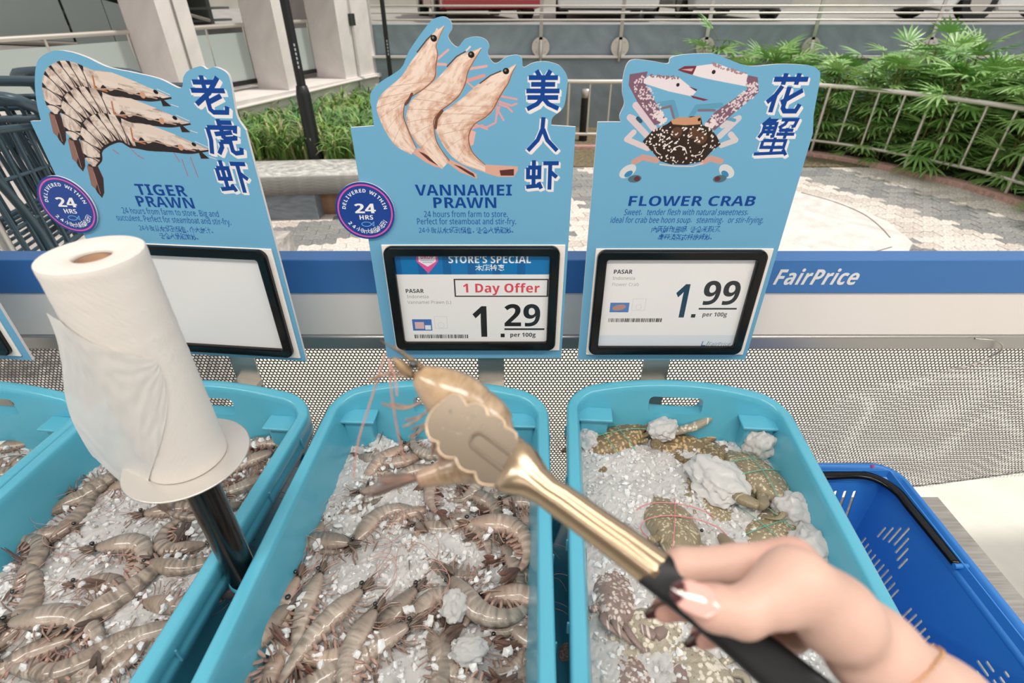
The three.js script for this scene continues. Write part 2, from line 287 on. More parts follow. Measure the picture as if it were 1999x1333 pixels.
// ---------------- pale building on the left: plinth, columns, frosted balustrades
const fA = V(-2.05, 0, -8.75), fB = V(-3.9, 0, -4.45), fDir = fB.clone().sub(fA).normalize(), fIn = V(-fDir.z, 0, fDir.x).multiplyScalar(-1);   // fIn points into the building
if (fIn.x > 0) fIn.multiplyScalar(-1);
const fTurn = Math.atan2(-fDir.z, fDir.x);
function facade(u0, u1, h0, h1, v0, v1) {      // a block in facade coordinates (along, up, inward)
  const g = new THREE.BoxGeometry(u1 - u0, h1 - h0, v1 - v0).rotateY(0), m = new THREE.Matrix4().makeBasis(fDir, V(0, 1, 0), fDir.clone().cross(V(0, 1, 0)));
  const inward = fDir.clone().cross(V(0, 1, 0)).dot(fIn) > 0 ? 1 : -1;
  uvBox(g); g.translate((u0 + u1) / 2, (h0 + h1) / 2, inward * (v0 + v1) / 2); return g.applyMatrix4(m.setPosition(fA));
}
const fp = (u, h, v) => fA.clone().addScaledVector(fDir, u).addScaledVector(fIn, v).setY(h);
{
  const w = structGroup('wall_left');
  part('plinth', facade(-0.1, 6.5, -0.1, 0.74, 0, 0.6), M.wallPaint, w);
  part('sill', facade(-0.12, 6.5, 0.74, 0.79, -0.04, 0.62), M.wallPaint, w);
  for (const [a, b] of [[0.1, 0.66], [1.46, 1.76], [2.85, 3.2], [4.75, 5.15]]) part('column', facade(a, b, 0.78, 4.2, 0, 0.5), M.wallPaint, w);
  part('end_wall', facade(-0.12, 0.12, -0.1, 4.2, 0.02, 1.4), M.wallPaint, w);
  part('inner_floor', facade(-0.1, 6.5, 0.5, 0.7, 0.6, 3.2), M.concrete, w);
  part('back_wall', facade(-0.1, 7, 0.5, 4.2, 3.1, 3.3), M.darkLouver, w);
  part('soffit', facade(-0.1, 7, 4.2, 4.5, -0.2, 4), M.wallPaint, w);
  for (let i = 0; i < 14; i++) part('louver', facade(-0.1, 3.4, 1.42 + i * 0.16, 1.45 + i * 0.16, 2.7, 2.86), S({ color: 0x5b625e, roughness: 0.6 }), w);
  // thin downpipe and junction box on the end column
  part('pipe', tube([fp(0.38, 0.45, -0.02), fp(0.38, 1.45, -0.02)], 0.014, 8), M.wallPaint, w);
  part('pipe', tube([fp(4.2, 0.70, -0.05), fp(3, 0.72, -0.05), fp(1.6, 0.74, -0.05), fp(0.5, 0.76, -0.05), fp(0.0, 0.76, -0.05)], 0.016, 8, 20), M.wallPaint, w);
  part('junction_box', facade(0.34, 0.42, 1.42, 1.56, -0.05, 0), M.darkLouver, w);
  part('pipe', tube([fp(3.03, 0.8, -0.015), fp(3.03, 3.8, -0.015)], 0.008, 6), S({ color: 0x8f8a86, roughness: 0.8 }), w);
  // frosted balustrades between the columns
  const bal = (u0, u1, label) => {
    const t = thing('balustrade', label, 'balustrade', [0, 0, 0], 0, 'frosted balustrades of the pale building');
    const n = 2;
    for (let i = 0; i < n; i++) part('glass_panel', facade(lerp(u0, u1, i / n) + 0.008, lerp(u0, u1, (i + 1) / n) - 0.008, 0.90, 1.40, 0.50, 0.512), M.frost, t);
    part('handrail', tube([fp(u0, 1.475, 0.5), fp(u1, 1.475, 0.5)], 0.022, 10), M.rail, t);
    part('base_channel', facade(u0, u1, 0.85, 0.90, 0.49, 0.52), M.black, t);
    for (let i = 0; i <= n; i++) part('stanchion', tube([fp(lerp(u0 + 0.02, u1 - 0.02, i / n), 0.86, 0.53), fp(lerp(u0 + 0.02, u1 - 0.02, i / n), 1.475, 0.5)], 0.012, 6), M.rail, t);
  };
  bal(0.66, 1.46, 'frosted glass balustrade between the two slim pale columns, behind the thin lamp post');
  bal(1.76, 2.85, 'frosted glass balustrade between the broad column and the middle column');
  bal(3.2, 4.75, 'frosted glass balustrade left of the broad pale column above the trolleys');
  // rising ramp behind: a sloping slab with tall frosted panels
  const r = thing('ramp_balustrade', 'tall frosted glass panels along the rising ramp inside the pale building', 'balustrade');
  const ramp = (u) => 1.40 + (u - 3.5) * 0.11;
  const slab = (u0, u1, lo, hi, v0, v1) => { const p = (u, h, v) => fp(u, h, v); return uvBox(loft([[p(u0, ramp(u0) + lo, v0), p(u0, ramp(u0) + hi, v0), p(u0, ramp(u0) + hi, v1), p(u0, ramp(u0) + lo, v1)], [p(u1, ramp(u1) + lo, v0), p(u1, ramp(u1) + hi, v0), p(u1, ramp(u1) + hi, v1), p(u1, ramp(u1) + lo, v1)]], true, true)); };
  for (let i = 0; i < 4; i++) part('glass_panel', slab(3.25 + i * 0.82 + 0.01, 4.07 + i * 0.82 - 0.01, 0.0, 0.95, 1.3, 1.315), M.frost, r);
  part('bottom_rail', slab(3.25, 6.5, -0.05, -0.005, 1.27, 1.33), M.rail, r);
  part('ramp_edge', slab(3.25, 6.5, -0.5, -0.06, 1.28, 1.5), M.wallPaint, r);
  // the lower flight seen between the columns
  const lower = (u0, u1, h0, h1, h2) => uvBox(loft([[fp(u0, h0, 1.3), fp(u0, h1, 1.3), fp(u0, h1, 1.315), fp(u0, h0, 1.315)], [fp(u1, h0, 1.3), fp(u1, h2, 1.3), fp(u1, h2, 1.315), fp(u1, h0, 1.315)]], true, true));
  for (let i = 0; i < 4; i++) { const u0 = 1.6 + i * 0.41, u1 = u0 + 0.4, t = (u) => 1.42 + (u - 1.6) * 0.26; part('glass_panel', lower(u0, u1, 1.0, t(u0), t(u1)), M.frost, r); }
  part('handrail', tube([fp(1.55, 1.50, 1.28), fp(3.25, 1.94, 1.28)], 0.02, 8), M.rail, r);
}
// black lamp posts
{
  const b = V(-2.0, 0.36, -5.52);
  const t = thing('lamp_post', 'thick black lamp post rising from the grass beside the stone bench', 'lamp post', b.toArray());
  part('base_sleeve', lathe([[0, 0], [0.085, 0], [0.07, 0.02], [0.066, 0.62], [0.05, 0.70], [0, 0.70]], 20), M.black, t);
  part('pole', rod(V(0, 0.68, 0), V(0, 4.2, 0), 0.042, 16, 0.036), M.black, t);
  const tm = S({ color: 0xc8cdd0, roughness: 0.8 });
  for (let i = 0; i < 6; i++) part('painted_mark', rbox(0.012, 0.022, 0.004, 0.001, 0.022, 0.86 + i * 0.036, 0.037), tm, t);
  const t2 = thing('lamp_post', 'thin black lamp post in front of the grey wall', 'lamp post', [-1.73, 0.3, -8.35]);
  part('base_sleeve', lathe([[0, 0], [0.05, 0], [0.042, 0.3], [0.03, 0.4], [0, 0.4]], 16), M.black, t2);
  part('pole', rod(V(0, 0.35, 0), V(0, 3.4, 0), 0.032, 12, 0.028), M.black, t2);
  for (let i = 0; i < 5; i++) part('painted_mark', rbox(0.012, 0.025, 0.004, 0.001, 0.012, 0.78 + i * 0.04, 0.03), tm, t2);
}
// stone bench edge round the grass bed
const bench = new THREE.CatmullRomCurve3([[-3.55, -4.25], [-3.2, -4.42], [-2.6, -4.68], [-1.9, -4.78], [-1.2, -4.86], [-0.4, -5.2], [0.1, -5.9], [0.2, -6.9], [-0.1, -7.6]].map(([x, z]) => V(x, 0, z)), false, 'centripetal');
{
  const sweep = (sec, n = 70) => { const rings = []; for (let i = 0; i <= n; i++) { const p = bench.getPointAt(i / n), t = bench.getTangentAt(i / n), w = V(t.z, 0, -t.x); if (i === 0 && w.z > 0) sweep.s = 1; rings.push(sec.map(([o, y]) => p.clone().addScaledVector(w, o).setY(y))); } return uvBox(loft(rings, true, true)); };
  const t = thing('stone_bench', 'curved stone bench slab along the edge of the grass bed', 'bench');
  const slabM = S({ map: grit(512, [0.74, 0.735, 0.72], 0.3, 10, 6, 1.1, 0.9), roughness: 0.95, bumpMap: bumpTex, bumpScale: 0.003 });
  part('seat_slab', sweep([[0, 0.25], [0, 0.41], [0.012, 0.42], [0.56, 0.42], [0.56, 0.25]]), slabM, t);
  part('support_wall', sweep([[0.17, -0.05], [0.17, 0.25], [0.5, 0.25], [0.5, -0.05]]), S({ map: grit(256, [0.60, 0.47, 0.38], 0.2, 8, 5, 0.8), roughness: 0.95 }), t);
  const q = bench.getPointAt(0.36);
  part('grey_pier', rbox(1.05, 0.3, 0.3, 0.01, -2.35, 0.1, -4.95).rotateY(0), S({ map: grit(256, [0.5, 0.53, 0.56], 0.15, 8, 5, 0.8), roughness: 0.9 }), t);
}
// soil and ribbon grass of the bed
{
  const sh = new THREE.Shape(); const pts = [[-4.4, -4.2], [-3.3, -4.8], [-2.6, -5.14], [-1.9, -5.24], [-1.35, -5.3], [-0.75, -5.55], [-0.42, -6.05], [-0.35, -6.9], [-0.4, -8.7], [-2.1, -8.75], [-4.0, -4.35]];
  pts.forEach(([x, z], i) => (i ? sh.lineTo(x, -z) : sh.moveTo(x, -z)));
  struct('planting_bed_001', uvBox(extrude(sh, 0.42, 0, 2).rotateX(-Math.PI / 2).translate(0, -0.06, 0)), S({ map: grit(256, [0.44, 0.42, 0.28], 0.4, 20, 5, 1.2), roughness: 1 }));
  const blade = (() => {       // one arching strap leaf
    const n = 6, rings = []; for (let i = 0; i <= n; i++) { const t = i / n, w = 0.011 * (1 - t ** 1.7) + 0.0006, x = 0.02 + 0.16 * t * t + 0.05 * t, y = 0.26 * Math.sin(t * 1.9) * (1 - 0.18 * t); rings.push([V(x, y, -w), V(x, y + w * 0.25, 0), V(x, y, w)]); } return loft(rings, false);
  })();
  const N = 12000, r = rng(5), inside = (x, z) => { let c = false; for (let i = 0, j = pts.length - 1; i < pts.length; j = i++) { const [xi, zi] = pts[i], [xj, zj] = pts[j]; if ((zi > z) !== (zj > z) && x < (xj - xi) * (z - zi) / (zj - zi) + xi) c = !c; } return c; };
  const mat = P({ color: 0xffffff, roughness: 0.55, transmission: 0.25, thickness: 0, side: THREE.DoubleSide });
  const im = new THREE.InstancedMesh(blade, mat, N), m4 = new THREE.Matrix4(), q = new THREE.Quaternion(), e = new THREE.Euler(); let k = 0;
  im.name = 'ribbon_grass';
  while (k < N) {
    const cx = rr(-3.4, -0.45, r), cz = rr(-8.5, -5.15, r); if (!inside(cx, cz) ) continue;
    if (cz > -5.45 + 0.1 * noise(cx * 4, cz * 4, 0)) continue;
    const sc = rr(0.75, 1.25, r), hue = noise(cx * 1.3, cz * 1.3, 3), n = 16;
    for (let i = 0; i < n && k < N; i++) {
      e.set(rr(-0.25, 0.25, r), r() * 6.28, rr(-0.2, 0.45, r)); q.setFromEuler(e); const s = sc * rr(0.7, 1.2, r);
      im.setMatrixAt(k, m4.compose(V(cx + rr(-0.03, 0.03, r), 0.345, cz + rr(-0.03, 0.03, r)), q, V(s, s, s * rr(0.8, 1.3, r))));
      const b = rr(0.7, 1.25, r), yel = clamp(0.35 + 0.5 * hue + rr(-0.3, 0.3, r), 0, 1), dry = r() < 0.12; im.setColorAt(k++, rgb(...(dry ? [0.5, 0.45, 0.24] : mix3([0.10, 0.30, 0.09], [0.36, 0.52, 0.10], yel)).map((c) => c * b)));
    }
  }
  im.castShadow = im.receiveShadow = true; scene.add(im); tag(im, 'arching green ribbon grass filling the bed behind the stone bench', 'grass', null, 'stuff');
}
// hedge of lady palms behind the railing: each clump a plant of its own
{
  const r = rng(91), leafM = [[0.24, 0.47, 0.15], [0.28, 0.52, 0.14], [0.33, 0.55, 0.17], [0.38, 0.58, 0.20]].map((c) => P({ color: rgb(...c), roughness: 0.38, transmission: 0.22, thickness: 0, side: THREE.DoubleSide }));
  const fan = (m4, out) => {
    const n = 7 + Math.floor(r() * 3), L = rr(0.24, 0.34, r);
    for (let i = 0; i < n; i++) {
      const a = lerp(-1.15, 1.15, i / (n - 1)), w = rr(0.011, 0.017, r), l = L * (1 - 0.18 * Math.abs(a)), rings = [];
      for (let k = 0; k <= 3; k++) { const t = k / 3, ww = w * [0.35, 1, 0.85, 0.08][k]; rings.push([V(t * l, -0.10 * l * t * t * 2.4, -ww), V(t * l, -0.10 * l * t * t * 2.4 - ww * 0.35, 0), V(t * l, -0.10 * l * t * t * 2.4, ww)]); }
      out.push(loft(rings, false).rotateX(rr(-0.25, 0.25, r)).rotateY(a).applyMatrix4(m4));
    }
  };
  const variants = [0, 1, 2, 3].map((v) => {
    const fol = [[], [], []], stems = [], n = 6;
    for (let s = 0; s < n; s++) {
      const bx = rr(-0.16, 0.16, r), bz = rr(-0.16, 0.16, r), h = rr(0.75, 1.12, r), lean = V(rr(-0.12, 0.12, r), h, rr(-0.12, 0.12, r));
      stems.push(rod(V(bx, 0, bz), V(bx + lean.x, h, bz + lean.z), 0.011, 6));
      for (let k = 0; k < 14; k++) {
        const t = lerp(0.12, 1.05, k / 13), yaw = k * 2.4 + s, pitch = rr(-0.25, 0.75, r) * (t > 0.9 ? 1.3 : 1), pl = rr(0.10, 0.2, r);
        const base = V(bx + lean.x * t, h * t, bz + lean.z * t), dir = V(Math.cos(yaw) * Math.cos(pitch), Math.sin(pitch), Math.sin(yaw) * Math.cos(pitch)), tip = base.clone().addScaledVector(dir, pl);
        stems.push(rod(base, tip, 0.003, 4));
        const z = dir.clone().cross(V(0, 1, 0)).normalize(), y = z.clone().cross(dir); fan(new THREE.Matrix4().makeBasis(dir, y, z).setPosition(tip), fol[Math.floor(r() * 3)]);
      }
    }
    return { fol: fol.map(join), stem: join(stems) };
  });
  const spots = [];
  const where = [['nearest the sign of the crab', 0], ['along the railing', 1], ['at the right edge of the picture', 2]];
  for (let row = 0; row < 4; row++) for (let i = 0; i < 15; i++) {
    const u = lerp(0.30, 0.99, i / 14), p = kerbCurve.getPointAt(u), t = kerbCurve.getTangentAt(u), w = V(t.z, 0, -t.x); if (w.z > 0 && w.x < 0) w.negate();
    const q = p.clone().addScaledVector(w, 0.36 + row * 0.42).add(V(rr(-0.1, 0.1, r), 0, rr(-0.1, 0.1, r)));
    if (q.z < WZ + 0.8 || q.x > 7.2 || q.x < 2.55 || spots.some((s) => s.distanceTo(q) < 0.30)) continue; q.row = row; spots.push(q);
  }
  const ORD = ['first', 'second', 'third', 'fourth', 'fifth', 'sixth', 'seventh', 'eighth', 'ninth', 'tenth', 'eleventh', 'twelfth', 'thirteenth', 'fourteenth', 'fifteenth'], count = [0, 0, 0, 0];
  spots.forEach((q, i) => {
    const g = thing('lady_palm', 'green lady palm, ' + ORD[count[q.row]++] + ' from the crab sign in the ' + ['front row behind the railing', 'second row of the hedge', 'third row of the hedge', 'rear row of the hedge'][q.row], 'palm plant', [q.x, -0.02, q.z], r() * 6.28, 'lady palms of the hedge behind the railing'), v = variants[i % 4], s = rr(0.9, 1.18, r);
    g.scale.set(s, s * rr(0.95, 1.1, r), s); const k = i % 2;
    v.fol.forEach((f, j) => part('foliage', f, leafM[Math.floor(r() * 4)], g)); part('stems', v.stem, S({ color: 0x6b6a3c, roughness: 0.9 }), g);
  });
}
// nested shopping trolleys on a raised bay
{
  struct('floor_001', box(1.5, 0.5, 1.9, -2.25, 0.2, -2.45), M.concrete);
  const bar = (a, b, r = 0.007) => rod(a, b, r, 6);
  const proto = (label) => {
    const t = thing('shopping_trolley', label, 'trolley', [0, 0, 0], 0, 'nested shopping trolleys');
    // handle at z = 0 (near), nose at z = -0.85
    const hw = 0.27, nw = 0.2, top = 0.98, bot = 0.5;
    part('handle', tube([V(-hw, 1.0, -0.04), V(-hw, 1.04, 0.03), V(hw, 1.04, 0.03), V(hw, 1.0, -0.04)], 0.02, 8, 20), M.trolley, t);
    for (const s of [-1, 1]) {
      const gs = [];
      gs.push(tube([V(s * hw, top, -0.04), V(s * nw, top - 0.1, -0.85)], 0.014, 6), tube([V(s * hw * 0.9, bot, -0.1), V(s * nw * 0.9, bot + 0.06, -0.82)], 0.012, 6));
      for (let i = 0; i <= 11; i++) { const k = i / 11; gs.push(bar(V(s * lerp(hw, nw, k), lerp(top, top - 0.1, k), lerp(-0.04, -0.85, k)), V(s * lerp(hw, nw, k) * 0.9, lerp(bot, bot + 0.06, k), lerp(-0.1, -0.82, k)), 0.0085)); }
      for (const h of [0.33, 0.66]) gs.push(bar(V(s * lerp(hw * 0.9, hw, h), lerp(bot, top, h), -0.06), V(s * lerp(nw * 0.9, nw, h), lerp(bot + 0.06, top - 0.1, h), -0.84), 0.006));
      part('side_grille', gs, M.trolley, t);
      part('upright', tube([V(s * hw, 1.0, -0.04), V(s * 0.25, 0.55, -0.18), V(s * 0.26, 0.2, -0.1), V(s * 0.26, 0.16, 0)], 0.015, 8, 16), M.trolley, t);
      part('side_rail', tube([V(s * 0.26, 0.16, 0), V(s * 0.2, 0.15, -0.8)], 0.014, 6), M.trolley, t);
      for (const z of [-0.02, -0.78]) { const w = part('wheel', new THREE.CylinderGeometry(0.06, 0.06, 0.03, 16).rotateZ(Math.PI / 2).translate(s * (z < -0.5 ? 0.2 : 0.26), 0.062, z), M.black, t); part('fork', box(0.045, 0.07, 0.03, s * (z < -0.5 ? 0.2 : 0.26), 0.115, z), M.steel, w); }
    }
    const fl = [], fr = [], bk = [];
    for (let i = 0; i <= 9; i++) { const k = i / 9; fl.push(bar(V(lerp(-hw, hw, k) * 0.9, bot, -0.1), V(lerp(-nw, nw, k) * 0.9, bot + 0.06, -0.82))); fr.push(bar(V(lerp(-nw, nw, k), top - 0.1, -0.85), V(lerp(-nw, nw, k) * 0.9, bot + 0.06, -0.82))); bk.push(bar(V(lerp(-hw, hw, k), top - 0.02, -0.05), V(lerp(-hw, hw, k) * 0.92, bot + 0.02, -0.10))); }
    fr.push(bar(V(-nw, top - 0.1, -0.85), V(nw, top - 0.1, -0.85), 0.014)); bk.push(bar(V(-hw, top - 0.02, -0.05), V(hw, top - 0.02, -0.05), 0.012));
    part('base_grille', fl, M.trolley, t); part('front_grille', fr, M.trolley, t); part('rear_flap', bk, M.trolley, t);
    return t;
  };
  const first = proto('dark teal shopping trolley at the front of the nested row'), L = ['second dark shopping trolley of the nested row, counted from the stall', 'third dark shopping trolley of the nested row, counted from the stall', 'fourth dark shopping trolley of the nested row, farthest from the stall'];
  first.position.set(-1.98, 0.455, -1.66);
  L.forEach((l, i) => { const c = first.clone(); c.name = numbered('shopping_trolley'); c.userData = { ...first.userData, label: l }; c.position.set(-1.98 + (i + 1) * 0.01, 0.455, -1.66 - 0.33 * (i + 1)); scene.add(c); });
  const g = thing('guard_rail', 'bright chrome guard rail in front of the shopping trolleys', 'rail');
  part('rail', tube([V(-2.6, 1.40, -1.56), V(-1.58, 1.44, -1.56)], 0.017, 10), M.chrome, g);
  for (const x of [-2.5, -1.6]) part('post', tube([V(x, 0.44, -1.56), V(x, 1.42, -1.56)], 0.017, 8), M.chrome, g);
}

// ================================================================ THE STALL
// header beam behind the signs: blue band with the shop's lettering, pale band, chrome rail
{
  const t = thing('header_beam', 'long stall beam with blue band, white band and chrome lower rail', 'beam');
  part('blue_band', rbox(3.8, 0.075, 0.045, 0.003, 0, 1.3255, -0.9725), M.blueBand, t);
  part('white_band', rbox(3.8, 0.104, 0.04, 0.003, 0, 1.236, -0.975), M.whiteBand, t);
  part('chrome_rail', [rbox(3.8, 0.036, 0.03, 0.006, 0, 1.166, -0.966, 3)], M.chrome, t);
  for (const x of [-1.85, 1.85]) part('upright', rbox(0.06, 1.36, 0.045, 0.004, x, 0.68, -0.975), M.steel, t);
  const lg = new TextGeometry('FairPrice', { font, size: 0.0335, depth: 0.0012, curveSegments: 5 }); lg.computeBoundingBox(); const bw = lg.boundingBox.max.x;
  lg.scale(0.168 / bw, 1, 1); { const p = lg.attributes.position; for (let i = 0; i < p.count; i++) p.setX(i, p.getX(i) + 0.22 * p.getY(i)); }
  part('lettering', lg.translate(0.521, 1.309, -0.9500), S({ color: rgb(0.86, 0.85, 0.85), roughness: 0.5 }), t);
}
// perforated metal sheet under the rail: every hole is a hole
{
  const t = thing('perforated_panel', 'perforated metal sheet with staggered round holes below the chrome rail', 'metal panel');
  const pitch = 0.0086, rowH = pitch * 0.866, n = 12, hr = 0.0034, th = 0.001, pos = [], idx = [];
  const cell = (a) => { const k = Math.PI / 3, b = ((a + Math.PI / 6) % k + k) % k - k / 2 + 0; const R0 = pitch / 2; const q = ((a % k) + k) % k; const m = Math.min(q, k - q); return R0 / Math.cos(m); };   // hexagonal cell, flat sides at 0, 60 ...
  for (let i = 0; i < n; i++) { const a = i / n * Math.PI * 2, ro = cell(a) * 1.002; for (const [r, z] of [[ro, 0], [hr, 0], [hr, -th], [ro, -th]]) pos.push(Math.cos(a) * r, Math.sin(a) * r, z); }
  for (let i = 0; i < n; i++) { const a = i * 4, b = ((i + 1) % n) * 4; for (let k = 0; k < 3; k++) idx.push(a + k, b + k, a + k + 1, b + k, b + k + 1, a + k + 1); }
  let g = new THREE.BufferGeometry(); g.setAttribute('position', new THREE.Float32BufferAttribute(pos, 3)); g.setIndex(idx); g = g.toNonIndexed(); g.computeVertexNormals();
  const list = [], bottom = (x) => x < 0.52 ? 0.36 : x < 1.05 ? 0.701 : 0.701 + (x - 1.05) * 0.18 + (x - 1.05) ** 2 * 0.1;
  for (let j = 0; j < 120; j++) for (let i = -150; i < 190; i++) { const x = (i + (j % 2) / 2) * pitch, y = 1.146 - j * rowH; if (x < -1.25 || x > 1.48 || y < bottom(x)) continue; list.push([x, y]); }
  const im = new THREE.InstancedMesh(g, M.panel, list.length), m4 = new THREE.Matrix4(); list.forEach(([x, y], i) => im.setMatrixAt(i, m4.makeTranslation(x, y, -0.958)));
  im.name = 'sheet'; im.userData.kind = 'stuff'; t.add(im);
  const edge = []; for (let x = 0.525; x <= 1.5; x += 0.02) edge.push(V(x, bottom(x), -0.958));
  part('hem', tube(edge, 0.0022, 6, 60), M.panel, t);
}
// loose wire netting hung over the sheet at the right
{
  const t = thing('wire_netting', 'fine square wire netting hanging over the right end of the perforated sheet', 'netting'), gs = [], gs2 = [];
  const bend = (x, y) => V(x + 0.006 * noise(x * 5, y * 5, 2), y + 0.006 * noise(x * 4, y * 4, 7), -0.947 + 0.006 * noise(x * 3, y * 3, 9));
  const topY = (x) => 1.02 + 0.10 * sstep(0.62, 1.1, x) - 0.20 * sstep(0.80, 0.55, x), botY = (x) => x < 1.05 ? 0.705 : 0.705 + (x - 1.05) * 0.18 + (x - 1.05) ** 2 * 0.1;
  for (let x = 0.60; x < 1.46; x += 0.0078) { const a = botY(x), b = topY(x), p = []; for (let i = 0; i <= 10; i++) p.push(bend(x, lerp(a, b, i / 10))); gs.push(new THREE.TubeGeometry(new THREE.CatmullRomCurve3(p), 14, 0.00062, 4)); }
  for (let y = 0.705; y < 1.12; y += 0.0078) { let p = []; for (let x = 0.60; x < 1.47; x += 0.03) { if (y < topY(x) && y > botY(x) - 0.004) p.push(bend(x, y)); } if (p.length > 2) gs2.push(new THREE.TubeGeometry(new THREE.CatmullRomCurve3(p), p.length * 2, 0.00062, 4)); }
  const nm = S({ color: rgb(0.82, 0.80, 0.79), metalness: 0.2, roughness: 0.5 });
  const a = part('vertical_wires', gs, nm, t), b = part('cross_wires', gs2, nm, t); a.userData.kind = b.userData.kind = 'stuff';
  part('wire_tie', tube([V(0.99, 1.182, -0.945), V(1.035, 1.180, -0.935), V(1.055, 1.16, -0.938), V(1.05, 1.135, -0.945), V(1.02, 1.11, -0.948), V(0.975, 1.095, -0.95)], 0.0022, 6, 24), M.steel, t);
}
// table under bins and basket
{
  const t = thing('display_table', 'grey wood-look display table with overhanging right end beside the basket', 'table');
  const sh = new THREE.Shape(); [[-2, 0.45], [1.113, 0.45], [1.113, -0.925], [0.535, -0.925], [0.535, -0.74], [-2, -0.74]].forEach(([x, z], i) => (i ? sh.lineTo(x, -z) : sh.moveTo(x, -z)));
  part('table_top', uvBox(extrude(sh, 0.035, 0.0015, 2).rotateX(-Math.PI / 2).translate(0, 0.663, 0)), M.wood, t);
  for (const [x, z] of [[-1.9, -0.66], [1.0, -0.85], [1.0, 0.35], [-1.9, 0.35], [-0.4, -0.66], [-0.4, 0.35]]) part('leg', rbox(0.05, 0.663, 0.05, 0.004, x, 0.3315, z), M.steel, t);
}

// ---------------- lettering drawn by strokes (no such font here): grid of tens for the large, digit pairs for the small
const BIG = {
  '老': [[[15, 20], [72, 20]], [[43, 4], [43, 40]], [[4, 40], [96, 40]], [[86, 8], [52, 45], [8, 74]], [[82, 52], [44, 68]], [[42, 50], [42, 86], [49, 93], [86, 93], [91, 78]]],
  '虎': [[[50, 3], [50, 24]], [[50, 12], [86, 12]], [[14, 25], [14, 58], [5, 95]], [[14, 25], [92, 25], [88, 39]], [[30, 42], [80, 37]], [[52, 27], [52, 49], [60, 54], [85, 52], [87, 45]], [[40, 62], [40, 76], [26, 95]], [[40, 62], [68, 62], [68, 86], [75, 92], [92, 90], [95, 77]]],
  '虾': [[[8, 28], [42, 28], [42, 58], [8, 58], [8, 28]], [[25, 6], [25, 86]], [[3, 89], [44, 84]], [[40, 74], [49, 94]], [[53, 15], [99, 15]], [[74, 15], [74, 97]], [[76, 42], [95, 58]]],
  '美': [[[31, 3], [40, 17]], [[69, 3], [60, 17]], [[10, 20], [90, 20]], [[17, 36], [83, 36]], [[4, 52], [96, 52]], [[50, 20], [50, 52]], [[7, 68], [93, 68]], [[50, 52], [48, 70], [35, 84], [7, 97]], [[52, 70], [66, 84], [95, 96]]],
  '人': [[[50, 5], [48, 36], [35, 66], [7, 95]], [[50, 36], [63, 66], [93, 95]]],
  '花': [[[6, 18], [94, 18]], [[33, 4], [33, 31]], [[67, 4], [67, 31]], [[33, 34], [22, 56], [5, 73]], [[22, 54], [22, 98]], [[52, 36], [52, 87], [59, 95], [88, 95], [94, 78]], [[90, 44], [42, 74]]],
  '蟹': [[[22, 2], [6, 19]], [[18, 8], [36, 8], [30, 16]], [[12, 16], [12, 38], [5, 52]], [[12, 16], [42, 16], [42, 48], [36, 50]], [[12, 27], [42, 27]], [[12, 37], [42, 37]], [[27, 16], [27, 47]], [[52, 6], [93, 6], [90, 22], [83, 24]], [[68, 6], [64, 17], [51, 27]], [[60, 28], [56, 37]], [[57, 33], [91, 33]], [[50, 43], [97, 43]], [[74, 27], [74, 55]], [[20, 60], [80, 60], [80, 78], [20, 78], [20, 60]], [[50, 52], [50, 94]], [[6, 96], [88, 92]], [[80, 83], [93, 99]]],
};
